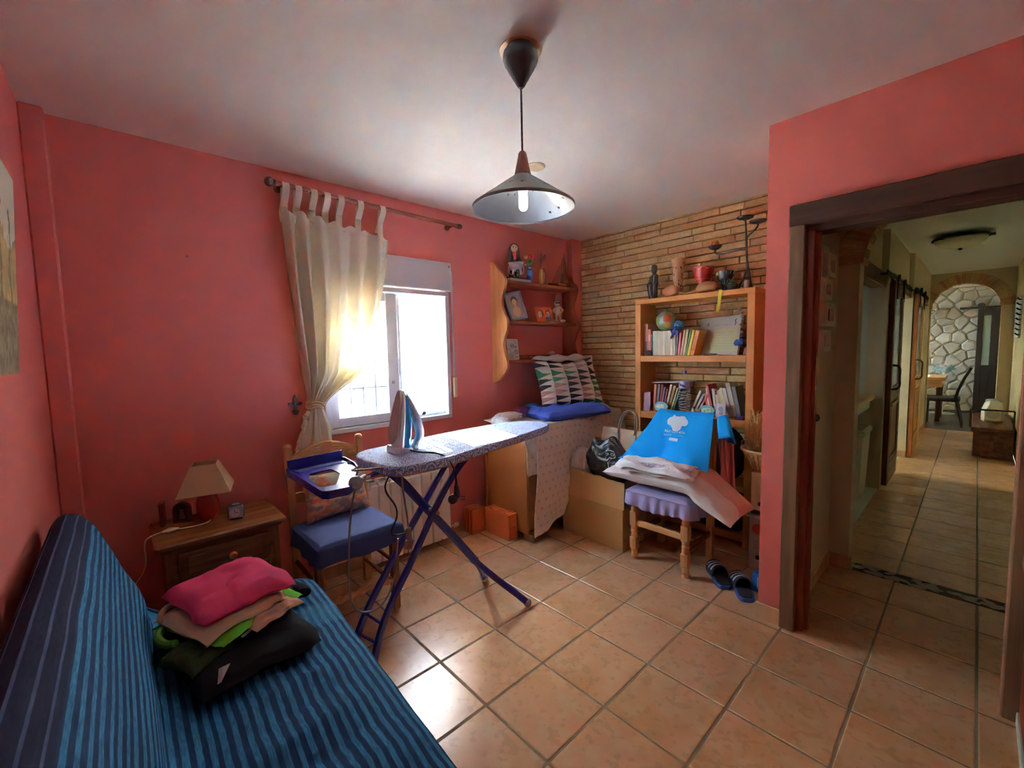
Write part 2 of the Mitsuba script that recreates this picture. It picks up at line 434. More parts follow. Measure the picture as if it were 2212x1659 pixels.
def arch_wall(name, x0, x1, yc, r, zs, ya, yb, nb, ring, xo, label):
    struct(name, label)
    a = np.linspace(0, math.pi, 40)
    hole = Polygon([(yc + r * math.cos(t), zs + r * math.sin(t)) for t in a] + [(yc - r, 0), (yc + r, 0)]).buffer(0)
    add(name, prism(sbox(ya, 0, yb, H).difference(hole), x0, x1, 'yz'), cream, smooth=False)
    for k in range(nb):
        t0, t1 = math.pi * (k + .06) / nb, math.pi * (k + .94) / nb
        j = rng.uniform(-.006, .006)
        p = [(yc + q * math.cos(t), zs + q * math.sin(t)) for q in (r - .012 + j, r + ring + j) for t in (t0, t1)]
        m = hull([(x, *q) for x in (x0 - xo, x1 + xo) for q in p])
        uv = np.tile(rng.random(2), (len(m.vertices), 1))
        add(name + '__brick', trimesh.Trimesh(m.vertices, m.faces, process=False), 'thin_brick', smooth=False, uv=uv)
arch_wall('wall_arch', 3.365, 3.50, .14, .365, 1.925, -.36, .66, 26, .12, .012, 'near hallway arch edged with bricks')
arch_wall('wall_arch_far', 9.80, 9.95, .16, .38, 1.96, -.42, .70, 24, .14, .014, 'far hallway arch edged with bricks')

# wooden beams, rail and the sliding doors of the left wall
k = 0
for x0, x1, y in ((3.55, 5.45, .655), (5.60, 7.18, .60), (7.32, 8.9, .555)):
    k += 1
    t = thing('lintel_beam', ['weathered wood beam over the first hallway opening', 'wood beam over the second hallway opening, above the dark sliding door', 'wood beam over the farthest hallway opening, above the pine sliding door'][k - 1], 'beam')
    wood(t, bx(x0, x1, y - .03, y + .08, 1.97, 2.11, .006), 5, 'x', True)
blk = M('#15110f', 0.5)
for x0, x1, y, lab in ((5.0, 7.0, .56, 'black sliding door rail fixed over the dark door'), (6.95, 8.7, .515, 'black sliding door rail fixed over the pine door')):
    t = thing('door_rail', lab, 'rail')
    add(t + '__bar', bx(x0, x1, y - .005, y + .005, 2.035, 2.075), blk, smooth=False)
    for xx in np.linspace(x0 + .1, x1 - .1, 4):
        add(t + '__bracket', tube([(xx, y + .06, 2.055), (xx, y, 2.055), (xx, y - .014, 2.055)], .012, 8), blk)
def slide_door(x0, x1, y, kind, label, edge):
    t = thing('sliding_door', label, 'door')
    w, d = .11, .042
    for a, b in ((x0, x0 + w), (x1 - w, x1)):
        wood(t + '__stile', bx(a, b, y, y + d, .02, 2.02, .004), edge if a == x0 else kind, 'z')
    for a, b in ((.02, .22), (.86, 1.0), (1.90, 2.02)):
        wood(t + '__rail', bx(x0 + w, x1 - w, y + .002, y + d - .002, a, b, .003), kind, 'x')
    wood(t + '__panel', bx(x0 + w, x1 - w, y + .012, y + d - .012, .22, .86), kind, 'z')
    wood(t + '__moulding', cat(bx(x0 + w, x1 - w, y - .006, y + .006, .80, .84, .003), bx(x0 + w, x1 - w, y - .006, y + .006, .24, .28, .003)), kind, 'x')
    scene.setdefault('frosted_pane', {'type': 'roughdielectric', 'alpha': 0.25, 'int_ior': 1.3, 'ext_ior': 1.0})
    add(t + '__glass', bx(x0 + w, x1 - w, y + .017, y + .023, 1.0, 1.90), 'frosted_pane', smooth=False)
    h = tube(spline([(x0 + .05, y, .98), (x0 + .05, y - .05, 1.0), (x0 + .05, y - .055, 1.1), (x0 + .05, y - .05, 1.2), (x0 + .05, y, 1.22)], 16), .009, 8)
    add(t + '__handle', h, blk)
    for xx in (x0 + .12, x1 - .12):
        add(t + '__hanger', cat(bx(xx - .02, xx + .02, y - .012, y - .002, 1.86, 2.06, .003), xf(lathe([(0, -.01), (.03, -.01), (.034, 0), (.03, .01), (0, .01)], 16), (xx, y - .012, 2.065), rx=90)), blk)
slide_door(5.53, 6.28, .555, 5, 'dark framed sliding barn door with glass, first along the hallway', 3)
slide_door(7.19, 8.0, .505, 2, 'pine sliding barn door with glass, farther along the hallway', 4)

# side rooms: each with a window out of view, sized to light the hallway
def side_room(n, x0, x1, label, wz=(1.55, 2.15), yb=3.0, hw=.25):
    struct('wall_side_%d' % n, label)
    a, b = (x0 + x1) / 2 - hw, (x0 + x1) / 2 + hw
    add('wall_side_%d' % n, cat(bx(x0 - .08, x0, .74, yb, 0, H), bx(x1, x1 + .07, .74, yb, 0, H), bx(x0 - .08, a, yb, yb + .2, 0, H), bx(b, x1 + .07, yb, yb + .2, 0, H),
        bx(a, b, yb, yb + .2, 0, wz[0]), bx(a, b, yb, yb + .2, wz[1], H), bx(x0 - .1, x1 + .1, .60, yb, -.05, -.004)), white, smooth=False)
    struct('window_%d' % (n + 1), 'unseen window of a side room, sized to light the hallway')
    add('window_%d__frame' % (n + 1), cat(bx(a, b, yb + .05, yb + .09, wz[0], wz[0] + .05), bx(a, b, yb + .05, yb + .09, wz[1] - .05, wz[1]), bx(a, a + .05, yb + .05, yb + .09, *wz), bx(b - .05, b, yb + .05, yb + .09, *wz)), white, smooth=False)
side_room(1, 3.72, 5.45, 'white side room behind the first hallway opening', (1.5, 2.1), 3.0, .13)
side_room(2, 5.62, 7.17, 'white side room behind the second hallway opening', (1.0, 2.1), 3.0, .30)
side_room(3, 7.33, 9.2, 'white side room behind the far hallway opening', (1.3, 2.1), 3.0, .30)
t = thing('wall_counter', 'pale wooden counter ledge inside the first hallway opening', 'counter')
wood(t + '__top', bx(4.55, 5.449, .66, 1.5, .89, .93, .006), 2, 'x')
add(t + '__apron', bx(4.65, 5.449, .70, 1.45, .80, .889), white, smooth=False)
t = thing('laundry_bin', 'pale lidded bin standing below the counter ledge', 'bin')
add(t + '__body', hull([(x, y, z) for x, y, z in ((4.95, .69, 0), (5.3, .69, 0), (4.95, 1.1, 0), (5.3, 1.1, 0), (4.92, .67, .58), (5.33, .67, .58), (4.92, 1.12, .58), (5.33, 1.12, .58))]), M('#b9b09a', 0.6), smooth=False)
add(t + '__lid', bx(4.90, 5.35, .655, 1.14, .581, .65, .02), M('#aaa690', 0.6))

# picture frames on the hallway wall
fr = M('#e4dbc6', 0.6)
spots = [(2.78, 2.93, 1.885, .17, 'tall white picture frame on the hallway wall, top left of its cluster'), (2.95, 3.12, 1.885, .13, 'white picture frame at the top right of the cluster on the hallway wall'), (2.86, 3.04, 1.745, .11, 'small white picture frame in the middle of the hallway cluster'),
         (2.92, 3.13, 1.61, .13, 'wide white picture frame low right in the hallway cluster'), (2.86, 3.04, 1.46, .12, 'white picture frame at the bottom of the hallway cluster')]
for x0, x1, zc, hh, lab in spots:
    t = thing('picture_frame', lab, 'picture frame', 'white frames on the hallway wall')
    x1 = x0 + (x1 - x0) * .95
    rect = sbox(x0, zc - hh / 2, x1, zc + hh / 2)
    add(t + '__frame', prism(rect.difference(rect.buffer(-.028, join_style=2)), .575, .609, 'xz'), fr, smooth=False)
    add(t + '__picture', prism(rect.buffer(-.026, join_style=2), .596, .606, 'xz'), M('#5a5348', 0.5), smooth=False)
t = thing('door_latch', 'dark iron latch plate on the hallway side of the door frame', 'latch')
add(t + '__plate', bx(2.575, 2.625, .595, .609, 1.02, 1.12, .004), blk); add(t + '__knob', cat(tube([(2.60, .597, 1.07), (2.60, .55, 1.07)], .012, 10), ball((2.60, .548, 1.07), .022)), blk)

# ceiling lamp of the hallway
t = thing('hall_ceiling_lamp', 'round glass bowl ceiling lamp with black rim in the hallway', 'ceiling lamp')
lx, ly = 6.3, .16
add(t + '__rim', lathe([(0.10, H - .005), (.20, H - .03), (.215, H - .05), (.20, H - .058), (.19, H - .05)], 32, (lx, ly, 0)), blk)
add(t + '__bowl', lathe([(.195, H - .052), (.18, H - .085), (.14, H - .115), (.08, H - .135), (0, H - .142)], 32, (lx, ly, 0)), M('#cfc7a0', 0.4))
add(t + '__finial', lathe([(0, H - .165), (.014, H - .158), (.018, H - .148), (.006, H - .14), (0, H - .139)], 14, (lx, ly, 0)), blk)
for aa in (0.4, 2.5, 4.6):
    add(t + '__clip', xf(bx(.18, .235, -.012, .012, -.012, .012, .004), (lx, ly, H - .05), rz=math.degrees(aa)), blk)

# low bench, bread maker, rail, hook rack
t = thing('bench', 'low dark wooden bench against the right hallway wall', 'bench')
wood(t + '__top', bx(7.68, 9.25, -.345, .01, .33, .38, .006), 3, 'x'); wood(t + '__front', bx(7.72, 9.2, -.34, -.01, .02, .329, .004), 3, 'x')
t = thing('bread_maker', 'white bread maker standing on the dark bench', 'appliance')
add(t + '__body', hull(np.vstack([bx(8.2, 8.55, -.27, -.07, .382, .55, .03).vertices, bx(8.23, 8.52, -.25, -.10, .55, .66, .04).vertices])), M('#cfc9b2', 0.5))
add(t + '__lid', lathe([(0, .675), (.06, .672), (.075, .66), (.075, .645)], 24, (8.36, -.175, 0)), M('#9aa097', 0.4))
add(t + '__window', xf(lathe([(0, 0), (.06, 0), (.06, .006), (0, .006)], 24), (8.199, -.17, .49), ry=-90), M('#b4ae9a', 0.4))
t = thing('metal_rail', 'thin dark metal rail in front of the bread maker', 'rail')
add(t + '__bar', tube([(7.68, -.33, .60), (7.68, .02, .60)], .010, 8), blk); add(t + '__post', tube([(7.68, .02, .381), (7.68, .02, .60)], .009, 8), blk); add(t + '__post', tube([(7.68, -.33, .381), (7.68, -.33, .60)], .009, 8), blk)
t = thing('hook_rack', 'white board with black hooks on the right hallway wall', 'hook rack')
add(t + '__board', bx(8.35, 9.25, -.359, -.335, 1.46, 1.98, .004), M('#c9c7ba', 0.6))
for zz in np.linspace(1.5, 1.94, 8):
    add(t + '__hook', tube([(8.34, -.345, zz), (8.30, -.33, zz), (8.29, -.31, zz + .02)], .009, 6), blk)

# the room at the end
struct('wall_stone', 'wall of pale irregular stone blocks in the end room')
add('wall_stone', bx(12.62, 12.8, -1.6, 2.6, 0, H), M('#8a8474', 0.9), smooth=False)
st = [M(c, 0.85, spec=0.2) for c in ('#b7b3a2', '#a9a594', '#c0bcab', '#9f9c8d')]
from scipy.spatial import Voronoi
gp = np.array([(-1.3 + .235 * (i + .5 * (j % 2)) + rng.uniform(-.075, .075), -.3 + .165 * j + rng.uniform(-.05, .05)) for i in range(14) for j in range(19)])
vo = Voronoi(gp)
for reg in vo.point_region:
    ids = vo.regions[reg]
    if -1 in ids or not ids: continue
    P = Polygon(vo.vertices[ids]).intersection(sbox(-1.1, .005, 1.6, H - .005)).buffer(-.017).buffer(.012, 3)
    if P.is_empty or P.geom_type != 'Polygon' or P.area < .002: continue
    q = np.array(P.simplify(.003).exterior.coords)[:-1]; c = q.mean(0)
    m = hull([(12.63, *a) for a in q] + [(12.605, *(c + (a - c) * .97)) for a in q] + [(12.588 + rng.uniform(-.008, .008), *(c + (a - c) * .72)) for a in q])
    add('wall_stone__stone', m, st[rng.integers(4)], smooth=False)
struct('wall_end', 'cream side walls of the end room')
add('wall_end', cat(bx(9.81, 9.95, .70, 2.6, 0, H), bx(9.81, 9.95, -1.6, -.42, 0, H), bx(9.81, 12.8, -1.75, -1.6, 0, H), bx(9.95, 10.9, 2.5, 2.65, 0, H), bx(11.7, 12.8, 2.5, 2.65, 0, H), bx(10.9, 11.7, 2.5, 2.65, 0, 1.2), bx(10.9, 11.7, 2.5, 2.65, 2.1, H)), cream, smooth=False)
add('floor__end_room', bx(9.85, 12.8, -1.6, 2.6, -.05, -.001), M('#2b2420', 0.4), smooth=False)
t = thing('barn_door', 'black barn door hanging before the stone wall', 'door')
add(t + '__frame', cat(bx(12.50, 12.54, -.30, -.16, .02, 2.05, .004), bx(12.50, 12.54, -.06, .02, .02, 2.05, .004), bx(12.50, 12.54, -.16, -.06, 1.92, 2.05), bx(12.50, 12.54, -.16, -.06, .02, .95), bx(12.50, 12.54, -.9, -.30, .02, 2.05)), blk, smooth=False)
add(t + '__pane', bx(12.515, 12.525, -.16, -.06, .95, 1.92), M('#8fa38f', 0.2), smooth=False)
t = thing('door_rail', 'black rail holding the barn door in the end room', 'rail')
add(t + '__bar', bx(12.51, 12.53, -.9, .27, 2.06, 2.10), blk, smooth=False); add(t + '__wheel', xf(lathe([(0, -.02), (.05, -.02), (.05, .02), (0, .02)], 18), (12.52, -.02, 2.12), ry=90), blk)
t = thing('dining_table', 'pale topped table in the room at the end of the hallway', 'table')
wood(t + '__top', bx(10.7, 11.6, .36, 1.4, .74, .80, .005), 2, 'y'); wood(t + '__apron', bx(10.75, 11.55, .40, 1.35, .62, .739), 2, 'y')
for x, y in ((10.8, .44), (11.5, .44), (10.8, 1.3), (11.5, 1.3)):
    wood(t + '__leg', bx(x - .03, x + .03, y - .03, y + .03, 0, .62, .004), 3, 'z')
t = thing('dining_chair', 'dark high backed chair at the table beyond the far arch', 'chair')
dk = M('#1d1a1c', 0.35)
add(t + '__seat', bx(10.22, 10.66, .16, .60, .42, .49, .02), dk)
bk, _ = surf(lambda u, v: (10.23 + .42 * u, .20 - .03 * np.sin(v * 2.2) - .14 * v ** 2 + 0 * u, .45 + .53 * v), 6, 14, .035)
add(t + '__backrest', bk, dk)
for x, y in ((10.25, .20), (10.63, .20), (10.25, .56), (10.63, .56)):
    add(t + '__leg', tube([(x, y, .43), (x, y - (.08 if y < .3 else 0), 0)], [.02, .015], 8), dk)
t = thing('pedestal_fan', 'pale round fan standing beside the far dining table', 'fan')
fm = M('#a9bdc0', 0.4)
fc = np.array([12.0, .43, .85])
add(t + '__grille', cat(*[tube([fc + np.array([dx, r * math.cos(a), r * math.sin(a)]) for a in np.linspace(0, 2 * math.pi, 33)], .0035, 5) for r, dx in ((.19, 0), (.13, -.05), (.06, -.07), (.13, .05))],
    *[tube([fc + np.array([-.075, .02 * math.cos(a), .02 * math.sin(a)]), fc + np.array([-.05, .13 * math.cos(a), .13 * math.sin(a)]), fc + np.array([0, .19 * math.cos(a), .19 * math.sin(a)])], .0022, 4) for a in np.linspace(0, 2 * math.pi, 17)[:-1]]), fm)
for a in (0.5, 2.6, 4.7):
    b, _ = surf(lambda u, v: (fc[0] + .03 * (v - .5) * (1 + 0 * u), fc[1] + (.03 + .13 * u) * np.cos(a + .8 * (v - .5)), fc[2] + (.03 + .13 * u) * np.sin(a + .8 * (v - .5))), 6, 6, .002)
    add(t + '__blade', b, M('#7fb3bd', 0.4))
add(t + '__hub', xf(lathe([(0, -.03), (.03, -.02), (.035, .06), (.02, .10), (0, .10)], 16), fc, ry=90), fm)
add(t + '__pole', tube([fc + (0.05, 0, -.02), fc + (.05, 0, -.83)], .013, 8), fm); add(t + '__base', lathe([(0, .03), (.05, .028), (.19, .01), (.19, 0), (0, 0)], 24, (12.05, .43, 0)), fm)
t = thing('wall_sconce', 'small glittering crystal lamp seen through the far arch', 'lamp')
add(t + '__arm', tube([(12.58, .66, 2.02), (12.45, .66, 2.02), (12.45, .66, 2.08)], .008, 6), blk)
add(t + '__crystals', cat(*[ball((12.45 + rng.uniform(-.07, .07), .66 + rng.uniform(-.07, .07), 2.03 + rng.uniform(-.08, .08)), .018, 1) for _ in range(26)]), M('#cfc8b0', 0.1))

# low cabinet at the right edge, beside the doorway
t = thing('low_cabinet', 'wooden low cabinet beside the right door jamb at the photo edge', 'cabinet')
wood(t + '__side', bx(2.02, 2.398, -.60, -.165, .05, .62, .003), 6, 'z'); wood(t + '__top', bx(1.98, 2.40, -.63, -.145, .621, .66, .006), 5, 'x')
add(t + '__plinth', bx(2.0, 2.398, -.61, -.158, 0, .049, .003), M('#a9ad98', 0.6))
# ---------------- window, shutter box, curtain ----------------
wf = M('#d9dbdb', 0.35)
struct('window_1', 'white aluminium sliding window, right half open')
X0, X1, Z0, Z1 = .945, 1.905, .933, 1.90
add('window_1__frame', cat(bx(X0, X1, YW - .014, YW + .085, Z0, .965, .004), bx(X0, X1, YW - .014, YW + .085, 1.865, Z1, .004), bx(X0, .985, YW - .014, YW + .085, .965, 1.865, .004), bx(1.868, X1, YW - .014, YW + .085, .965, 1.865, .004)), wf)
add('window_1__frame', cat(bx(.985, 1.868, YW + .03, YW + .036, .965, .985), bx(.985, 1.868, YW + .06, YW + .066, .965, .985)), M('#aeb0ae', 0.4), smooth=False)
def sash(x0, x1, y, w0, w1, name):
    add(name + '__stile', bx(x0, x0 + w0, y, y + .03, .97, 1.86, .003), wf); add(name + '__stile', bx(x1 - w1, x1, y, y + .03, .97, 1.86, .003), wf)
    add(name + '__rail', bx(x0 + w0, x1 - w1, y + .001, y + .029, .97, 1.03, .003), wf); add(name + '__rail', bx(x0 + w0, x1 - w1, y + .001, y + .029, 1.80, 1.86, .003), wf)
    scene.setdefault('window_glass', {'type': 'thindielectric', 'int_ior': 1.5})
    add(name + '__glass', bx(x0 + w0, x1 - w1, y + .014, y + .015, 1.03, 1.80) if 0 else trimesh.Trimesh([(x0 + w0, y + .015, 1.03), (x1 - w1, y + .015, 1.03), (x1 - w1, y + .015, 1.80), (x0 + w0, y + .015, 1.80)], [(0, 1, 2), (0, 2, 3)], process=False), 'window_glass', smooth=False)
    for xm in np.linspace(x0 + w0, x1 - w1, 5)[1:-1]:
        add(name + '__muntin', bx(xm - .007, xm + .007, y + .018, y + .026, 1.03, 1.80), wf, smooth=False)
    for zm in (1.215, 1.40, 1.585):
        add(name + '__muntin', bx(x0 + w0, x1 - w1, y + .018, y + .026, zm - .007, zm + .007), wf, smooth=False)
sash(.985, 1.47, YW + .0, .05, .085, 'window_1')
sash(1.02, 1.51, YW + .038, .05, .06, 'window_1')
add('window_1__lock', cat(bx(1.478, 1.492, YW + .034, YW + .04, 1.28, 1.40, .003)), M('#3b3f42', 0.5)); add('window_1__lock', xf(lathe([(0, 0), (.012, 0), (.012, .006), (0, .006)], 16), (1.42, YW + .001, 1.24), rx=90), M('#a9adb0', 0.35))
add('window_1__reveal', cat(bx(X0 + .03, WX0 + .01, YW + .085, wt + .01, .935, 1.93), bx(WX1 - .005, WX1 + .01, YW + .085, wt + .01, .935, 1.93), bx(WX0, WX1, YW + .085, wt + .06, .94, .962)), M('#dcd9cf', 0.7), smooth=False)
t = thing('shutter_box', 'white roller shutter box above the window', 'shutter')
add(t + '__box', bx(X0, 1.925, YW - .028, YW - .001, 1.905, 2.12, .005), wf)
add(t + '__screw', ball((1.905, YW - .028, 2.09), .007, 1), M('#55565a', .5))
slat = M('#c9c0a8', 0.6)
for i in range(7):
    zz = 1.765 + i * .048
    add(t + '__slat', bx(WX0 + .005, WX1 - .005, YW + .17, YW + .184, zz, zz + .044, .005), slat)
t2 = thing('shutter_strap', 'grey shutter strap beside the window with its cream winder box', 'shutter strap')
add(t2 + '__strap', bx(1.925, 1.943, YW - .012, YW - .009, 1.24, 2.06), M('#b3aba0', 0.8), smooth=False)
add(t2 + '__winder', bx(1.918, 1.952, YW - .028, YW - .001, 1.09, 1.25, .006), M('#d9cfa8', 0.45))

# curtain rod
t = thing('curtain_rod', 'dark turned wooden curtain rod above the window', 'curtain rod')
RY, RZ0, RZ1, RX0, RX1 = 2.69, 2.405, 2.385, .705, 1.96
add_rod = tube([(RX0, RY, RZ0), (RX1, RY, RZ1)], .0135, 12)
wood(t + '__rod', add_rod, 6, 'x')
for x, z, s in ((RX0, RZ0, -1), (RX1, RZ1, 1)):
    r = .95 if s < 0 else .7
    wood(t + '__finial', cat(ball((x + s * .02 * r, RY, z), .026 * r, 3), xf(lathe([(0, -.012), (.017, -.012), (.017, -.002), (0, -.002)], 18), (x, RY, z), ry=90 * s)), 7, 'x', smooth=40)
    wood(t + '__bracket', cat(tube([(x - s * .045, RY, z), (x - s * .045, YW, z)], .01, 8), xf(lathe([(0, 0), (.022, 0), (.022, .01), (0, .01)], 14), (x - s * .045, YW, z), rx=90)), 3, 'y')

# curtain: tab top, gathered and knotted near the bottom
scene['curtain_cloth'] = {'type': 'principledthin', 'base_color': {'type': 'rgb', 'value': [float(v) for v in lin('#cdc2a8')]}, 'roughness': 0.8, 'spec_trans': 0.0, 'diff_trans': 0.30}
t = thing('curtain', 'cream tab top curtain knotted at the bottom, left of the window', 'curtain')
ZK = 1.135
def cur(u, v):
    # u across, v from top (0) to the knot (1)
    xl = .735 + (.828 - .735) * v ** 1.3
    xr = 1.385 - .02 * v - .31 * np.clip(v - .02, 0, 1) ** 1.7 - .140 * smooth01(.80, 1., v)
    w = xr - xl
    zt = 2.27 - .06 * u + .012 * np.cos(u * 2 * math.pi * 6.5)
    z = zt + (ZK - zt) * v
    sag = .02 * np.sin(u * math.pi) * v
    amp = (.034 + .014 * np.sin(u * 9)) * (.5 + .5 * np.minimum(1, v * 4)) * (1 - .6 * smooth01(.8, 1., v))
    ph = u ** .8 * 2 * math.pi * 6.5 + .8 * np.sin(u * 5 + v * 2)
    y = RY - .005 + .02 * v + amp * np.sin(ph) + .010 * np.sin(ph * 2.3 + 6 * v) * v
    return xl + w * u + .006 * np.sin(ph + 1.5) * v, y, z + sag * 0
def smooth01(a, b, x):
    q = np.clip((x - a) / (b - a), 0, 1); return q * q * (3 - 2 * q)
m, uv = surf(cur, 150, 90)
add(t + '__drape', m, 'curtain_cloth', smooth=True, uv=uv)
for i, u in enumerate((.02, .13, .27, .395, .53, .73, .975)):
    xc, yc, zc = [float(np.asarray(q)) for q in cur(np.array(u), np.array(0.0))]
    xr = RX0 + .05 + (1.365 - RX0 - .05) * u
    zr = RZ0 + (RZ1 - RZ0) * (xr - RX0) / (RX1 - RX0)
    pts = spline([(xc, yc - .004, zc - .03), (xr, RY - .016, zr - .03), (xr, RY - .018, zr), (xr, RY, zr + .018), (xr, RY + .018, zr), (xc, RY + .012, zc - .02)], 24)
    def tab(u2, v2, pts=pts):
        k = np.clip((v2 * 23), 0, 23).astype(int)
        return pts[k, 0] + (u2 - .5) * .038, pts[k, 1], pts[k, 2]
    mm, _ = surf(tab, 2, 24)
    add(t + '__tab', mm, 'curtain_cloth', smooth=True)
kx, ky = .862, RY + .012
add(t + '__knot', cat(*[tube([(kx + .045 * math.cos(a), ky + .032 * math.sin(a), ZK - .005 + .014 * k + .006 * math.sin(3 * a)) for a in np.linspace(0, 2 * math.pi, 25)], .007, 6) for k in range(3)]), M('#b59b72', 0.9))
def tail(u, v):
    a = u * 2 * math.pi
    r = .03 + .07 * v ** .8 + .014 * np.sin(a * 7 + 3 * v) * np.minimum(1, v * 3) + .008 * np.sin(a * 13)
    return kx - .02 * v + r * np.cos(a) * 1.1, ky - .01 + r * .55 * np.sin(a), ZK - v * .36 - .02 * np.sin(a * 3) * v
m, uv = surf(tail, 72, 30)
add(t + '__tail', m, 'curtain_cloth', smooth=True, uv=uv)
lace = [ball((kx - .025 * v - (.04 + .075 * v ** .8) * (1.05 + .1 * rng.random()), ky - .02 - .03 * rng.random(), ZK - v * .36), .011 + .005 * rng.random(), 1) for v in np.linspace(.08, 1, 26)]
add(t + '__lace', cat(*lace), M('#d8c9a8', 0.9))
t = thing('curtain_hook', 'small black fleur de lis iron hook on the red wall', 'hook')
hx, hz0 = .80, 1.115
fl_ = unary_union([Point(0, .04).buffer(.011), Polygon([(-.009, .045), (.009, .045), (0, .065)]), Polygon([(-.008, -.05), (.008, -.05), (.006, .03), (-.006, .03)]), sbox(-.03, .0, .03, .008), Point(-.03, .012).buffer(.009), Point(.03, .012).buffer(.009), Polygon([(-.02, -.03), (.02, -.03), (.008, -.055), (-.008, -.055)])])
HX = 0.772
from shapely import affinity
add(t, prism(affinity.translate(fl_, HX, 1.143), YW - .012, YW, 'xz'), M('#14100f', 0.5), smooth=False)
# ---------------- pendant lamp and ceiling rose ----------------
t = thing('pendant_lamp', 'pendant lamp with wooden neck and metal cone shade punched with stars', 'pendant lamp')
PX, PY = 1.115, 1.131
pl = (PX, PY, 0)
add(t + '__rosette', lathe([(0, H - .008), (.068, H - .008), (.075, H - .004), (.075, H - .0005), (0, H - .0005)], 32, (PX + .02, PY + .02, 0)), M('#b08a63', 0.6))  # tan disc on the ceiling, set off to one side of the canopy
add(t + '__canopy', lathe([(0, H - .009), (.045, H - .009), (.060, H - .03), (.0625, H - .048), (.058, H - .062), (.014, 2.375), (.008, 2.368), (0, 2.368)], 32, pl), M('#0f0e0d', 0.45))
add(t + '__cord', tube([(PX, PY, 2.37), (PX, PY, 2.14)], .0035, 8), M('#1a1815', 0.6))
wood(t + '__neck', lathe([(0, 2.152), (.010, 2.152), (.014, 2.146), (.030, 2.070), (0, 2.070)], 24, pl), 6, 'z')
outer = lathe([(.026, 2.072), (.184, 1.962), (.1845, 1.952), (.1825, 1.952), (.181, 1.958), (.024, 2.066), (.026, 2.072)], 64, pl)
import manifold3d as m3
def mani(m):
    return m3.Manifold(m3.Mesh(np.asarray(m.vertices, np.float32), np.asarray(m.faces, np.uint32)))
def demani(mm):
    q = mm.to_mesh(); return trimesh.Trimesh(q.vert_properties[:, :3], q.tri_verts, process=False)
def star(r):
    return Polygon([((r if i % 2 == 0 else r * .45) * math.cos(i * math.pi / 5), (r if i % 2 == 0 else r * .45) * math.sin(i * math.pi / 5)) for i in range(10)])
so = mani(outer)
slope = math.degrees(math.atan2(.100, .164))
moon = Point(0, 0).buffer(.010).difference(Point(.005, .002).buffer(.009))
for i in range(16):
    a, q = i * 2.399 + .3, .25 + .62 * ((i * .381) % 1)
    r, z = .026 + .158 * q, 2.072 - .11 * q
    cut = trimesh.creation.extrude_polygon(star(.0085 if i % 3 else .0065) if i % 4 else moon, .03, engine='earcut')
    cut = place(cut, (PX + r * math.cos(a), PY + r * math.sin(a), z), (-math.sin(a), math.cos(a), 0), (math.cos(a) * .854, math.sin(a) * .854, -.52))
    v = cut.vertices - np.array([PX + r * math.cos(a), PY + r * math.sin(a), z])
    nrm = np.cross((-math.sin(a), math.cos(a), 0), (math.cos(a) * .854, math.sin(a) * .854, -.52))
    cut.vertices = cut.vertices - nrm * .015
    c_ = mani(cut)
    if not c_.is_empty(): so = so - c_
add(t + '__shade', demani(so), M('#55524d', 0.45, metal=0.4), smooth=30)
add(t + '__socket', lathe([(0, 2.068), (.018, 2.068), (.018, 2.040), (0, 2.040)], 18, pl), M('#d8d6d0', 0.5))
bulb = lathe([(0, 1.945), (.008, 1.947), (.015, 1.955), (.0165, 1.965), (.0165, 2.02), (.013, 2.034), (0, 2.039)], 20, pl)
k = add(t + '__bulb', bulb, M('#ffffff', 0.5))
scene[k]['emitter'] = {'type': 'area', 'radiance': {'type': 'rgb', 'value': [2.0, 2.2, 2.5]}}
t = thing('ceiling_cover', 'small cream round cover plate on the ceiling behind the pendant', 'cover plate')
add(t, lathe([(0, H - .012), (.05, H - .011), (.056, H - .006), (.056, H - .0005), (0, H - .0005)], 32, (1.87, 1.79, 0)), M('#c8b184', 0.6))

# ---------------- canvas picture on the left wall ----------------
t = thing('canvas_print', 'sepia canvas print of an old street with bare trees on the left wall', 'picture')
def cvs(u, v): return (XL + .022 + .028 * v + 0 * u, 1.0 + .868 * u, 1.414 + .542 * v)
m, uv = surf(cvs, 110, 70)
U, V = uv[:, 0], uv[:, 1]
n1 = meshkit.fbm(np.c_[U * 9, V * 6, 0 * U], 4); n2 = meshkit.fbm(np.c_[U * 60, V * 30, 0 * U + 3], 3)
sky_ = (V > .52 + .25 * n1) & (U < 1.01)
col = np.where(sky_[:, None], lin('#c3c3ad'), lin('#8a7448') * (0.4 + 1.1 * n2[:, None]))
trk = np.abs(((U * 7 + .6 * n1) % 1) - .5) < .09 + .05 * (1 - V)
col = np.where((trk & (V < .8))[:, None], lin('#5a4a30') * (0.5 + .8 * n2[:, None]), col)
col = np.where((V < .36)[:, None], lin('#5d513c') * (0.25 + 1.4 * n2[:, None]), col)
add(t + '__print', m, 'vertex_cloth', smooth=True, color=col)
add(t + '__edge', hull([(XL + .0215 + .028 * v - d, y, 1.414 + .542 * v) for v in (0, 1) for y in (1.0, 1.868) for d in (0, .02)]), M('#6b5a3e', 0.8), smooth=False)
t = thing('wall_nail', 'tiny nail left in the red wall', 'nail')
add(t, xf(lathe([(0, 0), (.005, .001), (.006, .004), (.003, .008), (0, .009)], 10), (.303, YW, 1.965), rx=90), M('#9a4a3a', .5))

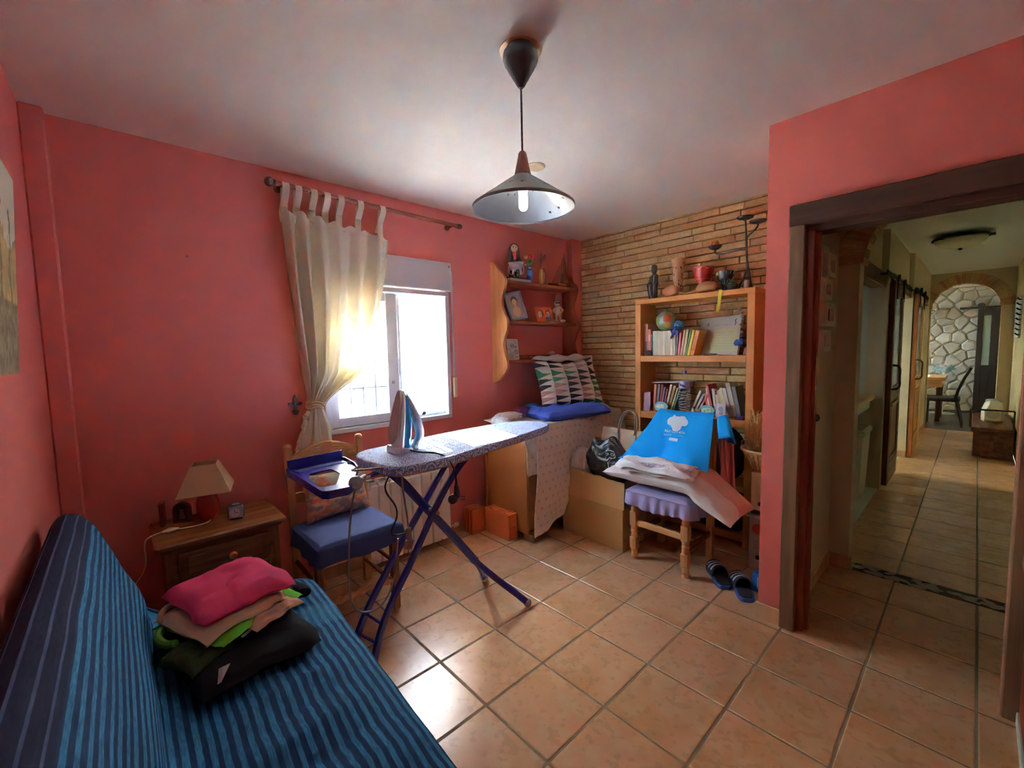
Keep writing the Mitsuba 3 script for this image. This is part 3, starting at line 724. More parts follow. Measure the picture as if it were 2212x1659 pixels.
# ---------------- sofa bed under a blue striped cover ----------------
def _cover(p, n, uv):
    s = uv.x
    w = noise(s * 9.0, 2.0)
    a = s / .0300 + .22 * (w - .5) * 2 + .05 * (noise(uv.y * 11, s * 6) - .5)
    f = a - dr.floor(a)
    k = cell_rand(dr.floor(a), 5.0)
    line = smoothstep(.18, .26, f) * (1 - smoothstep(.56 + .22 * k, .64 + .22 * k, f))
    f2 = a * 3 - dr.floor(a * 3)
    wv = fbm(s * 330, uv.y * 55, 2.0, 2)
    dark, lite = C3('#132c49'), C3('#2f6789')
    c = mix(dark, lite, line * (.6 + .5 * wv))
    # the weave of the upper back: a dark navy band with thin pale lines
    thin = smoothstep(.40, .47, f) * (1 - smoothstep(.58, .65, f))
    navy = mix(C3('#151a30'), C3('#3c4a66'), thin * .75)
    band = smoothstep(1.40, 1.41, s)
    c = mix(c, navy, band)
    cross = smoothstep(.55, .72, noise(uv.y * 5.0, 7.0)) * (1 - smoothstep(.50, .56, s))
    c = mix(c, C3('#3c7396'), cross * .35)
    return c * (.72 + .5 * wv)
PM('sofa_cover_cloth', _cover, rough=0.9, spec=0.15)
t = thing('sofa_bed', 'low sofa bed under a blue and teal striped cover along the left wall', 'sofa')
prof = spline([(.600, .05), (.615, .20), (.625, .33), (.600, .405), (.53, .43), (.38, .437), (.20, .432), (.075, .425), (.035, .445), (.018, .52), (-.02, .66), (-.065, .80), (-.105, .89), (-.140, .925), (-.175, .93), (-.200, .90), (-.212, .80), (-.215, .45)], 170)
ds = np.r_[0, np.cumsum(np.linalg.norm(np.diff(prof, axis=0), axis=1))]
def sof(u, v):
    k = u * (len(prof) - 1); i = np.clip(k.astype(int), 0, len(prof) - 1)
    q = prof[i]
    y = .10 + 2.045 * v
    e = np.clip((y - 2.02) / .125, 0, 1)
    shr = 1 - np.sqrt(np.clip(1 - e ** 2, 0, 1))
    cx = np.where(q[..., 0] > .03, .32, -.10); cz = np.where(q[..., 0] > .03, .26, .62)
    x = q[..., 0] + (cx - q[..., 0]) * shr * .30
    z = q[..., 1] + (cz - q[..., 1]) * shr * .32
    nz = meshkit.fbm(np.stack([x * 4, y * 3, z * 4], -1), 3) - .5
    cr = np.sin(y * 31 + 6 * meshkit.noise(np.stack([x * 3, y * 2, z * 3], -1)))
    seat = np.exp(-((x - .3) / .25) ** 2) * (z > .36)
    nw = meshkit.fbm(np.stack([x * 7 + y * 2, y * 9, 0 * x + 4], -1), 3) - .5
    z = z + .020 * nz + .010 * np.abs(cr) ** 3 * np.sign(cr) * seat + .020 * nw * seat
    x = x + .014 * nz * (z > .45)
    x = x - .045 * (1.87 - y) * np.clip(x / .6, 0, 1) * (y < 1.87)
    return np.maximum(x, -.2155), y, z
m, uv = surf(sof, 170, 150)
S = ds[np.clip((uv[:, 0] * 169).astype(int), 0, 169)]
m.faces = m.faces[:, ::-1]
add(t + '__cover', m, 'sofa_cover_cloth', smooth=True, uv=np.c_[S, 2.045 * uv[:, 1]])
# closed far end
endp = np.array(sof(np.linspace(0, 1, 170)[:, None], np.ones((170, 1)))).reshape(3, -1).T
pe = Polygon(np.c_[endp[:, 0], endp[:, 2]]).buffer(0)
add(t + '__end', prism(pe, 2.132, 2.144, 'xz'), M('#1c3a55', 0.9, spec=.15), smooth=False)
for x, y in ((.53, .2), (.53, 2.02), (-.1, .2), (-.1, 2.02)):
    wood(t + '__foot', bx(x - .03, x + .03, y - .03, y + .03, 0, .07), 3, 'z')

# ---------------- folded clothes on the sofa ----------------
def fold(w, d, h, layers, seed, wr=.006, droop=.012):
    """A folded garment: layers of cloth turned over at one long edge, in the xy plane, base at z = 0."""
    out = []
    lh = h / layers
    k0 = .4 + .6 * min(1.0, seed / 50.0)
    for k in range(layers):
        dx, dy, sc = rng.uniform(-.012, .012), rng.uniform(-.012, .012), 1 - .04 * rng.random()
        def half(s):
            def f(u, v):
                a, b = 2 * u - 1, 2 * v - 1
                e = np.clip(1 - np.abs(a) ** 7, 0, 1) ** .5 * np.clip(1 - np.abs(b) ** 7, 0, 1) ** .5
                nz = meshkit.fbm(np.stack([a * 2.5, b * 2.0, 0 * a + seed + k * 2.7], -1), 4) - .5
                cr = np.abs(meshkit.noise(np.stack([a * 3 + b, b * 5 - a, 0 * a + seed + k], -1)) - .5)
                rim = 1 + .13 * (meshkit.noise(np.stack([a * 3, b * 3, 0 * a + seed + 9 * k], -1)) - .5)
                return a * w / 2 * sc * rim + dx, b * d / 2 * sc * rim + dy, (k + .5) * lh + s * lh * .56 * e + wr * 2 * nz * (.3 + .7 * e) - wr * .8 * cr * (s > 0) - droop * (np.abs(a) ** 4 + np.abs(b) ** 4) * k0
            return f
        m1, _ = surf(half(1), 36, 30); m2, _ = surf(half(-1), 36, 30)
        m2.faces = m2.faces[:, ::-1]
        out += [m1, m2]
    return cat(*out)
ZS = .445
def garment(name, label, cat_, loc, w, d, h, layers, rz, c, seed, rough=.9, tilt=0, tx=0, wr=.011):
    t = thing(name, label, cat_)
    m = xf(fold(w, d, h, layers, seed, wr), loc, rz=rz, ry=tilt, rx=tx)
    add(t + '__folds', m, M(c, rough, spec=.15), smooth=True)
    return t
g1 = garment('trousers', 'black folded trousers at the bottom of the clothes pile on the sofa', 'clothes', (.24, 1.72, ZS), .37, .52, .060, 1, 8, '#0b0b0d', 3)
add(g1 + '__label', hull([(.160, 1.500, ZS + .070), (.150, 1.462, ZS + .048), (.190, 1.498, ZS + .074), (.160, 1.462, ZS + .050), (.17, 1.490, ZS + .073)]), M('#b8b8b4', .7), smooth=False)
g2 = garment('sweater', 'black sweater with a sleeve hanging off the clothes pile', 'clothes', (.30, 1.79, ZS + .054), .30, .40, .034, 1, -14, '#0e0d10', 11)
sl = spline([(.30, 1.90, ZS + .07), (.40, 1.93, ZS + .065), (.47, 1.90, ZS + .04), (.50, 1.84, ZS + .025)], 18)
add(g2 + '__sleeve', tube(sl, np.linspace(.05, .034, 18), 14, sq=.6), M('#0c0c12', .9, spec=.15))
add(g2 + '__print', xf(prism(LineString([(-.035, 0), (0, .007), (.035, .010)]).buffer(.006), 0, .0012), (.272, 1.605, ZS + .0885), rz=28), M('#b9b6ae', .7), smooth=False)
g3 = garment('beige_vest', 'crumpled beige garment peeking out of the right of the clothes pile', 'clothes', (.345, 1.665, ZS + .100), .19, .15, .018, 1, 24, '#b9987c', 21)
g4 = garment('green_shirt', 'green folded shirt in the middle of the clothes pile', 'clothes', (.235, 1.77, ZS + .102), .33, .33, .022, 1, 28, '#4f8f2a', 33)
add(g4 + '__collar', tube(spline([(.05, 1.80, ZS + .10), (.035, 1.77, ZS + .095), (.05, 1.73, ZS + .085), (.075, 1.70, ZS + .09)], 14), .013, 8), M('#3f6f2a', .9))
g5 = garment('olive_shirt', 'dark olive shirt hanging below the green one on the clothes pile', 'clothes', (.125, 1.64, ZS + .065), .15, .16, .030, 1, 30, '#26301c', 41)
g6 = garment('tan_top', 'tan folded top right below the pink one on the clothes pile', 'clothes', (.225, 1.775, ZS + .126), .30, .31, .020, 1, 22, '#a98a6c', 51)
add(g6 + '__strap', tube(spline([(.09, 1.88, ZS + .14), (.055, 1.86, ZS + .13), (.05, 1.82, ZS + .12), (.08, 1.79, ZS + .125)], 14), .010, 8), M('#8f7058', .9))
g7 = garment('pink_shirt', 'bright pink folded shirt lying topmost on the clothes pile', 'clothes', (.255, 1.805, ZS + .150), .315, .33, .050, 1, 14, '#cc4468', 61, wr=.016)

# ---------------- bedside table with its lamp, clock and photo arch ----------------
t = thing('nightstand', 'rustic wooden nightstand in the corner between sofa and wall', 'nightstand')
NX0, NX1, NY0, NY1, NZ = .095, .545, 2.37, 2.70, .64
wood(t + '__top', cat(bx(NX0 - .035, NX1 + .03, NY0 - .045, NY1 + .01, NZ - .028, NZ, .008), bx(NX0 - .015, NX1 + .012, NY0 - .02, NY1, NZ - .045, NZ - .028, .005)), 0, 'x')
wood(t + '__side', bx(NX0, NX0 + .025, NY0, NY1, .06, NZ - .045), 0, 'z'); wood(t + '__side', bx(NX1 - .025, NX1, NY0, NY1, .06, NZ - .045), 0, 'z')
wood(t + '__front', cat(bx(NX0 + .025, NX1 - .025, NY0 + .004, NY0 + .02, .06, NZ - .045)), 0, 'x')
d = t + '__drawer'
wood(d, cat(bx(NX0 + .045, NX1 - .045, NY0 - .010, NY0 + .004, .455, .575, .004), bx(NX0 + .075, NX1 - .075, NY0 - .016, NY0 - .010, .475, .555, .005)), 0, 'x')
wood(d + '__knob', xf(lathe([(0, 0), (.010, 0), (.008, .010), (.017, .018), (.018, .026), (.012, .033), (0, .035)], 18), ((NX0 + NX1) / 2 + .02, NY0 - .016, .515), rx=90), 1, 'y')
dd = t + '__door'
wood(dd, cat(bx(NX0 + .045, NX1 - .045, NY0 - .010, NY0 + .004, .085, .435, .004), bx(NX0 + .095, NX1 - .095, NY0 - .016, NY0 - .010, .135, .385, .005)), 0, 'z')
wood(dd + '__knob', xf(lathe([(0, 0), (.010, 0), (.008, .010), (.017, .018), (.018, .026), (0, .033)], 18), (NX1 - .07, NY0 - .010, .27), rx=90), 1, 'y')
for x, y in ((NX0 + .03, NY0 + .03), (NX1 - .03, NY0 + .03), (NX0 + .03, NY1 - .03), (NX1 - .03, NY1 - .03)):
    wood(t + '__foot', lathe([(0, .06), (.025, .06), (.03, .04), (.022, .0), (0, 0)], 14, (x, y, 0)), 0, 'z')
t = thing('table_lamp', 'small lamp with red ceramic base and beige pyramid shade on the nightstand', 'table lamp')
LX, LY = .285, 2.575
add(t + '__base', lathe([(0, NZ + .001), (.032, NZ + .001), (.042, NZ + .02), (.047, NZ + .055), (.046, NZ + .09), (.038, NZ + .122), (.02, NZ + .142), (.012, NZ + .148), (0, NZ + .148)], 32, (LX, LY, 0)), M('#8e2b1c', 0.22))
add(t + '__stem', tube([(LX, LY, NZ + .147), (LX, LY, NZ + .20)], .009, 10), M('#cfc5a8', .5))
def ring4(h, z, r=0.0):
    return [(LX + sx * h, LY + sy * h, z) for sx, sy in ((-1, -1), (1, -1), (1, 1), (-1, 1))]
lo, hi, li, hi_i = ring4(.108, NZ + .148), ring4(.052, NZ + .283), ring4(.106, NZ + .148), ring4(.050, NZ + .283)
Vv = lo + hi + li + hi_i
Ff = []
for k in range(4):
    j = (k + 1) % 4
    Ff += [(k, j, 4 + j), (k, 4 + j, 4 + k), (8 + k, 12 + j, 8 + j), (8 + k, 12 + k, 12 + j), (k, 8 + j, j), (k, 8 + k, 8 + j), (4 + k, 4 + j, 12 + j), (4 + k, 12 + j, 12 + k)]
sh = xf(trimesh.Trimesh(np.array(Vv) - (LX, LY, 0), Ff, process=False), (LX, LY, 0), rz=-14)
add(t + '__shade', sh, M('#b79f76', .85, spec=.15), smooth=False)
add(t + '__spider', cat(tube([(LX - .045, LY - .04, NZ + .275), (LX, LY, NZ + .262), (LX + .045, LY + .04, NZ + .275)], .002, 6), tube([(LX, LY, NZ + .20), (LX, LY, NZ + .262)], .004, 6)), M('#8f8a80', .4, metal=.8))
t = thing('lamp_cable', 'cream lamp cable with inline switch running off the nightstand', 'cable')
add(t + '__cable', tube(spline([(.283, 2.524, NZ + .006), (.262, 2.50, NZ + .005), (.215, 2.497, NZ + .004), (.17, 2.50, NZ + .006), (.10, 2.50, NZ + .010), (.045, 2.50, NZ - .005), (.035, 2.51, NZ - .10), (.0, 2.54, .44), (-.05, 2.60, .36), (-.09, 2.66, .30)], 60), .0032, 8), M('#d6cba6', .5))
add(t + '__switch', xf(ball((0, 0, 0), (.034, .013, .009), 3), (.128, 2.498, NZ + .011), rz=6), M('#d9cfa9', .4))
add(t + '__button', xf(bx(-.010, .010, -.005, .005, 0, .004, .0015), (.128, 2.498, NZ + .0185), rz=6), M('#b8ad88', .4))
t = thing('alarm_clock', 'small square silver alarm clock on the nightstand', 'clock')
cl = lambda m: xf(m, (.385, 2.47, NZ + .001), rz=-14)
add(t + '__case', cl(xf(bx(-.034, .034, -.018, .018, 0, .068, .010), (0, 0, 0), rx=-8)), M('#23262a', .4))
add(t + '__face', cl(xf(bx(-.030, .030, -.0215, -.0185, .006, .063, .0015), (0, 0, 0), rx=-8)), M('#8f9a98', .25, metal=.7))
add(t + '__dial', cl(xf(xf(lathe([(0, 0), (.022, 0), (.022, .0015), (.018, .002), (0, .002)], 28), (-.004, -.0215, .033), rx=90), rx=-8)), M('#aeb6ad', .35))
add(t + '__hands', cl(xf(cat(bx(-.0055, -.0035, -.0248, -.0238, .033, .050), bx(-.004, .009, -.0248, -.0238, .032, .034)), rx=-8)), M('#1b1b1b', .5), smooth=False)
add(t + '__button', cl(xf(bx(-.016, .016, -.008, .008, .067, .076, .003), rx=-8)), M('#9aa19e', .3, metal=.6))
t = thing('photo_arch', 'dark wooden arch shaped photo frame on the nightstand', 'photo frame')
ar = lambda w, h: unary_union([sbox(-w, 0, w, h), Point(0, h).buffer(w)])
pa = lambda m: xf(m, (.185, 2.615, NZ + .001), rz=-28)
wood(t + '__frame', pa(prism(ar(.037, .062).difference(affinity.translate(ar(.025, .058), 0, .012)), -.010, .010, 'xz')), 3, 'z')
add(t + '__photo', pa(prism(affinity.translate(ar(.0255, .058), 0, .0115), -.004, .004, 'xz')), M('#181210', .4), smooth=False)
add(t + '__figure', pa(prism(unary_union([affinity.translate(Point(0, 0).buffer(.008), 0, .058), Polygon([(-.014, .016), (.014, .016), (.008, .05), (-.008, .05)])]), -.006, -.0035, 'xz')), M('#5a4636', .6), smooth=False)
t = thing('wooden_slat', 'thin upright wooden piece behind the photo arch on the nightstand', 'frame')
wood(t, xf(bx(-.010, .010, -.03, .03, 0, .118, .006), (.110, 2.63, NZ + .001), rz=-10), 6, 'z')
# ---------------- radiator ----------------
t = thing('radiator', 'white sectional radiator under the window', 'radiator')
rw = M('#e6dcc8', .4)
NR, RXA, RXB = 8, 1.14, 1.785
for k in range(NR):
    a = RXA + (RXB - RXA) * k / NR; b = RXA + (RXB - RXA) * (k + 1) / NR
    add(t + '__section', cat(bx(a + .002, b - .002, 2.655, 2.675, .04, .575, .006), bx(a + .012, b - .012, 2.675, 2.745, .06, .565, .004), bx(a + .004, b - .004, 2.668, 2.75, .50, .60, .010)), rw)
    add(t + '__grille_slot', bx(a + .012, b - .018, 2.6555, 2.6650, .555, .570, .002) if 0 else bx(a + .014, b - .02, 2.664, 2.70, .6005, .603), M('#4b4438', .7), smooth=False)
add(t + '__valve', cat(tube([(RXB, 2.70, .10), (RXB + .05, 2.70, .10)], .010, 10), xf(lathe([(0, 0), (.018, 0), (.02, .02), (.016, .04), (0, .04)], 18), (RXB + .05, 2.70, .10), ry=90)), M('#c9bda0', .3, metal=.3))
add(t + '__pipe', tube([(RXB + .04, 2.70, .10), (RXB + .04, 2.70, .0), (RXB + .04, 2.70, .005)], .007, 8), M('#b39a76', .4))
for xb in (1.25, 1.62): add(t + '__bracket', bx(xb, xb + .04, 2.74, YW - .002, .48, .52), rw)

# ---------------- carved chair with navy cushion ----------------
def turned(p0, p1, r, beads, n=12):
    p0, p1 = np.asarray(p0, float), np.asarray(p1, float)
    s = np.linspace(0, 1, 60)
    rr = r * (0.86 + 0 * s)
    for c, w, a in beads:
        rr = rr + r * a * np.exp(-((s - c) / w) ** 2)
    return tube(p0 + (p1 - p0) * s[:, None], rr, n)
t = thing('carved_chair', 'rustic wooden chair with carved crest, standing by the window wall', 'chair')
CX0, CX1, CY0, CY1 = .672, 1.095, 2.185, 2.60
for x in (CX0 + .005, CX1 - .005):
    wood(t + '__back_post', cat(hull(np.vstack([bx(x - .019, x + .019, CY1 - .02, CY1 + .018, 0, .45).vertices, bx(x - .019, x + .019, CY1 - .018, CY1 + .02, .45, .46).vertices])), hull(np.vstack([bx(x - .019, x + .019, CY1 - .018, CY1 + .02, .45, .46).vertices, bx(x - .018, x + .018, CY1 + .015, CY1 + .05, .90, .925).vertices])),
         xf(ball((0, 0, 0), (.023, .023, .018), 2), (x, CY1 + .033, .927))), 1, 'z')
for x in (CX0, CX1 - .02):
    wood(t + '__front_leg', bx(x - .02, x + .02, CY0 - .02, CY0 + .02, 0, .44, .004), 0, 'z')
arc = [(CX0 + .02, .81)] + [(CX0 + .02 + (CX1 - CX0 - .04) * q, .865 + .062 * math.sin(math.pi * q)) for q in np.linspace(0, 1, 24)] + [(CX1 - .02, .81)]
cr = prism(Polygon(arc), CY1 + .018, CY1 + .042, 'xz')
ck = t + '__crest'
wood(ck, cr, 1, 'x')
xm = (CX0 + CX1) / 2
sw = []
for s in (-1, 1):
    for k in range(3):
        sw.append(tube([(xm + s * (.035 + (.135 - .02 * k) * q), CY1 + .017, .835 + .018 * k + .045 * math.sin(math.pi * (.5 + .5 * q))) for q in np.linspace(0, 1, 14)], .0045, 6))
    sw.append(tube([(xm + s * .14 + s * r * math.cos(a), CY1 + .017, .845 + r * math.sin(a)) for a, r in zip(np.linspace(0, 9, 36), np.linspace(.022, .004, 36))], .004, 6))
wood(ck + '__carving', cat(*sw), 1, 'x')
wood(t + '__back_slat', bx(CX0 + .02, CX1 - .02, CY1 + .004, CY1 + .026, .60, .66, .004), 1, 'x')
wood(t + '__seat_frame', cat(bx(CX0 - .01, CX1 + .005, CY0 - .02, CY1 + .015, .40, .445, .006)), 1, 'x')
wood(t + '__stretcher', turned((CX0, CY0, .175), (CX1 - .02, CY0, .175), .017, [(c, .035, .5) for c in (.12, .24, .36, .5, .64, .76, .88)]), 2, 'x')
for x in (CX0, CX1 - .02):
    for z in (.14, .27):
        wood(t + '__stretcher', tube([(x, CY0, z), (x + .005, CY1, z)], .011, 8), 0, 'y')
def cushion_cloth(name, label, x0, x1, y0, y1, z0, z1, c, seed):
    t = thing(name, label, 'cushion')
    def f(s):
        def g(u, v):
            a, b = 2 * u - 1, 2 * v - 1
            e = np.clip(1 - np.abs(a) ** 9, 0, 1) ** .5 * np.clip(1 - np.abs(b) ** 9, 0, 1) ** .5
            nz = meshkit.fbm(np.stack([a * 2, b * 2, 0 * a + seed], -1), 3) - .5
            x = (x0 + x1) / 2 + a * (x1 - x0) / 2; y = (y0 + y1) / 2 + b * (y1 - y0) / 2
            return x, y, (z0 + z1) / 2 + s * (z1 - z0) / 2 * e + (.012 * nz * e if s > 0 else 0)
        return g
    m1, _ = surf(f(1), 30, 30); m2, _ = surf(f(-1), 30, 30); m2.faces = m2.faces[:, ::-1]
    add(t + '__pad', cat(m1, m2), M(c, .8, spec=.3), smooth=True)
    return t
t = cushion_cloth('seat_cushion', 'navy blue cushion cover on the carved chair', CX0 - .02, CX1 + .025, CY0 - .045, CY1 - .03, .447, .507, '#33406a', 5)
def skirt(x0, x1, y0, y1, ztop, drop, amp, nf, seed, out=.012):
    P = [(x0, y1), (x0, y0), (x1, y0), (x1, y1)]
    L = LineString(P)
    s = np.linspace(0, 1, 160)
    pts = np.array([L.interpolate(q, normalized=True).coords[0] for q in s])
    c = np.array([(x0 + x1) / 2, (y0 + y1) / 2])
    nrm = np.gradient(pts, axis=0); nrm = np.c_[nrm[:, 1], -nrm[:, 0]]; nrm /= np.linalg.norm(nrm, axis=1, keepdims=True)
    nrm *= np.sign(((pts - c) * nrm).sum(1, keepdims=True) + 1e-9)
    def f(u, v):
        i = np.clip((u * 159).astype(int), 0, 159)
        w = amp * np.sin(u * nf * 2 * math.pi + 1.5 * np.sin(u * 17 + seed)) * v ** .7 + out * v
        dz = drop * (1 + .08 * np.sin(u * 23 + seed))
        return pts[i, 0] + nrm[i, 0] * w, pts[i, 1] + nrm[i, 1] * w, ztop - dz * v
    return surf(f, 160, 12, .003)[0]
add(t + '__skirt', skirt(CX0 - .015, CX1 + .02, CY0 - .04, CY1 - .06, .485, .085, .006, 9, 2), M('#33406a', .8, spec=.3), smooth=True)
t = thing('floral_pillow', 'faded floral pillow leaning on the back of the carved chair', 'pillow')
m, uv = pillow(.385, .27, .11, 34, .008, 3)
n1 = meshkit.fbm(np.c_[uv * 7, 0 * uv[:, 0]], 4); n2 = meshkit.fbm(np.c_[uv * 16, 0 * uv[:, 0] + 5], 3)
col = np.where((n1 > .52)[:, None], lin('#b36a4c'), lin('#a7977c')) * (.65 + .7 * n2[:, None])
col = np.where((n2 > .62)[:, None], lin('#c98a66'), col); col = np.where((n1 < .40)[:, None], lin('#82756a') * (.7 + .5 * n2[:, None]), col)
vv = (np.abs(uv[:, 0] - .5) < .32 * (uv[:, 1] - .45)) & (uv[:, 1] > .45)
col = np.where(vv[:, None], lin('#9a937c') * (.8 + .4 * n2[:, None]), col)
add(t + '__cover', xf(xf(m, rx=74), (.893, 2.515, .638), rz=4), 'vertex_cloth', smooth=True, color=col)

# ---------------- ironing board ----------------
def _paisley(p, n, uv):
    d1, d2, r = voronoi(p.x * 17 + .3 * noise(p.y * 40, p.x * 40), p.y * 17 + 7 * p.z)
    ring = .5 + .5 * dr.sin(d1 * 34 + r * 6)
    q = fbm(p.x * 60, p.y * 60, p.z * 60, 2)
    m_ = smoothstep(.35, .6, ring * .6 + q * .4)
    dots = smoothstep(.60, .66, noise(p.x * 150, p.y * 150, p.z * 150))
    c = mix(C3('#6f82b0'), C3('#bccae2'), m_)
    return mix(c, C3('#2c3560'), dots * .6)
PM('paisley_cloth', _paisley, rough=.85, spec=.2)
bl = M('#15186b', .3, spec=.5); gm = M('#85858c', .45)
t = thing('ironing_board', 'ironing board with blue legs and grey blue paisley cover', 'ironing board')
out = spline([(.80, 1.68), (.83, 1.625), (.90, 1.605), (1.05, 1.603), (1.345, 1.662), (1.667, 1.728), (1.872, 1.778), (1.99, 1.825), (2.043, 1.90), (2.035, 1.995), (1.98, 2.07), (1.90, 2.108), (1.70, 2.13), (1.47, 2.128), (1.2, 2.10), (.95, 2.055), (.83, 2.02), (.79, 1.95), (.785, 1.80), (.80, 1.68)], 120)[:-1]
po = Polygon(out)
def rounded(poly, z0, z1, r, n=4):
    rings = []
    for k in range(n + 1):
        a = k / n * math.pi / 2
        rings.append((r * (1 - math.cos(a)), z1 - r + r * math.sin(a)))
    c = np.array(poly.centroid.coords[0]); P = np.array(poly.exterior.coords)[:-1]
    L = [np.c_[P, np.full(len(P), z0)]]
    for ins, z in rings:
        q = P + (c - P) / np.linalg.norm(c - P, axis=1, keepdims=True) * ins
        L.append(np.c_[q, np.full(len(P), z)])
    n_ = len(P); V = np.vstack(L + [[(*c, z1)], [(*c, z0)]]); F = []
    for k in range(len(L) - 1):
        for i in range(n_):
            j = (i + 1) % n_
            F += [(k * n_ + i, k * n_ + j, (k + 1) * n_ + j), (k * n_ + i, (k + 1) * n_ + j, (k + 1) * n_ + i)]
    e = (len(L) - 1) * n_
    for i in range(n_):
        j = (i + 1) % n_
        F += [(e + i, e + j, len(V) - 2), (j, i, len(V) - 1)]
    m = trimesh.Trimesh(V, F, process=False)
    if m.volume < 0: m.faces = m.faces[:, ::-1]
    return m
BZ = .97
add(t + '__cover', rounded(po, BZ - .036, BZ, .014), 'paisley_cloth', smooth=50)
add(t + '__underside', prism(po.buffer(-.012), BZ - .046, BZ - .0365), M('#a8835a', .8), smooth=False)
def bar(pts, w, h, up=(0, 1, 0)):
    """A flat tube of rectangular section along the points; w across 'up', h along it."""
    pts = np.asarray(pts, float); tt = np.gradient(pts, axis=0); tt /= np.linalg.norm(tt, axis=1, keepdims=True)
    u = np.asarray(up, float); u = u - tt * (tt @ u)[:, None]; u /= np.linalg.norm(u, axis=1, keepdims=True); v = np.cross(tt, u)
    c = []
    b = min(w, h) * .3
    for sa, sb in (((h / 2 - b), w / 2), (h / 2, w / 2 - b), (h / 2, -w / 2 + b), (h / 2 - b, -w / 2), (-h / 2 + b, -w / 2), (-h / 2, -w / 2 + b), (-h / 2, w / 2 - b), (-h / 2 + b, w / 2)):
        c.append(pts + u * sa + v * sb)
    V = np.stack(c, 1).reshape(-1, 3); n = 8; F = []
    for i in range(len(pts) - 1):
        for j in range(n):
            k = (j + 1) % n
            F += [(i * n + j, i * n + k, (i + 1) * n + k), (i * n + j, (i + 1) * n + k, (i + 1) * n + j)]
    for j in range(1, n - 1):
        F += [(0, j + 1, j), ((len(pts) - 1) * n, (len(pts) - 1) * n + j, (len(pts) - 1) * n + j + 1)]
    m = trimesh.Trimesh(V, F, process=False)
    m.fix_normals()
    return m
A = t + '__leg'
add(A, cat(bar([(.872, 1.83, .925), (.965, 1.83, .825), (1.07, 1.83, .69), (1.255, 1.832, .455), (1.385, 1.835, .285)], .040, .03)), bl)
foot = spline([(1.33, 1.835, .355), (1.40, 1.83, .265), (1.47, 1.80, .185), (1.607, 1.668, .028)], 14)
foot2 = spline([(1.36, 1.84, .315), (1.42, 1.86, .245), (1.50, 1.93, .14), (1.596, 2.042, .028)], 14)
add(t + '__foot', cat(bar(foot, .034, .022)), bl); add(t + '__foot', cat(bar(foot2, .034, .022)), bl)
for q in (foot[-1], foot2[-1]):
    add(t + '__foot_cap', cat(ball((q[0] + .008, q[1], .021), (.024, .024, .021), 2)), gm)
B1 = spline([(1.315, 1.755, .925), (1.237, 1.76, .86), (1.09, 1.76, .683), (.955, 1.76, .473), (.865, 1.76, .345), (.815, 1.76, .265), (.775, 1.765, .16), (.735, 1.77, .012)], 40)
B2 = spline([(1.335, 1.90, .925), (1.27, 1.90, .864), (1.125, 1.90, .685), (.985, 1.90, .51), (.86, 1.90, .345), (.79, 1.90, .245), (.735, 1.90, .14), (.69, 1.90, .012)], 40)
add(t + '__leg', bar(B1, .034, .022), bl); add(t + '__leg', bar(B2, .034, .022), bl)
add(t + '__crossbar', tube([B1[-9], B2[-9]], .006, 8), bl); add(t + '__crossbar', tube([B1[-6], B2[-6]], .006, 8), bl)
add(t + '__crossbar', tube([(1.31, 1.74, .922), (1.33, 1.92, .922)], .008, 8), bl)
add(t + '__pivot', tube([(1.093, 1.735, .668), (1.093, 1.925, .668)], .009, 10), gm)
# iron rest: blue tray with a cut out, on two silver rods
r_ = t + '__tray'
poly = Polygon([(.545, 1.69), (.565, 1.67), (.64, 1.665), (.665, 1.69), (.79, 1.93), (.815, 2.02), (.825, 2.17), (.81, 2.195), (.56, 2.165), (.54, 2.145)])
hole = Polygon([(.575, 1.79), (.625, 1.775), (.70, 1.93), (.70, 2.03), (.61, 2.02), (.585, 1.95)]).buffer(.012).buffer(-.006)
add(r_, cat(prism(poly.difference(hole), .905, .910)), bl, smooth=False)
add(r_ + '__rim', cat(prism(poly.difference(poly.buffer(-.005)), .890, .922), prism(Polygon([(.55, 2.155), (.82, 2.193), (.82, 2.198), (.55, 2.160)]), .905, .955)), bl, smooth=False)
add(r_ + '__strip', prism(LineString([(.575, 2.10), (.70, 2.125), (.80, 2.12)]).buffer(.022, cap_style=2), .9102, .913), M('#8d8fa6', .2, metal=.6), smooth=False)
add(r_ + '__clamp', cat(xf(lathe([(0, -.014), (.026, -.012), (.03, 0), (.026, .012), (0, .014)], 20), (.685, 1.705, .918), rx=70), limb((.685, 1.705, .918), (.74, 1.74, .925), .016, .012)), M('#77757c', .5))
add(t + '__rest_rod', tube([(.70, 1.715, .920), (.90, 1.79, .930)], .006, 8), M('#b9bac2', .25, metal=.8)); add(t + '__rest_rod', tube([(.80, 2.08, .915), (.92, 2.0, .925)], .006, 8), M('#b9bac2', .25, metal=.8))
add(t + '__rest_bar', bar([(.76, 1.745, .922), (.93, 1.81, .925)], .03, .014, up=(0, 0, 1)), bl)
add(t + '__tag_loop', tube([(.745 + .008 * math.sin(a), 1.72, .885 + .018 * math.cos(a)) for a in np.linspace(0, 2 * math.pi, 20)], .0022, 6), M('#c9c9c2', .5))
add(t + '__badge', cat(tube([(1.208 + .012 * math.cos(a), 1.888 + 0 * a, .775 + .012 * math.sin(a)) for a in np.linspace(0, 2 * math.pi, 20)], .0012, 5)), M('#8f93c0', .4))
add(t + '__cable', tube(spline([(.80, 1.90, .930), (.72, 1.80, .945), (.78, 1.70, .962), (.87, 1.70, .945), (.925, 1.765, .86), (.955, 1.80, .72), (.965, 1.80, .60)], 50), .0045, 8), M('#77706a', .6))
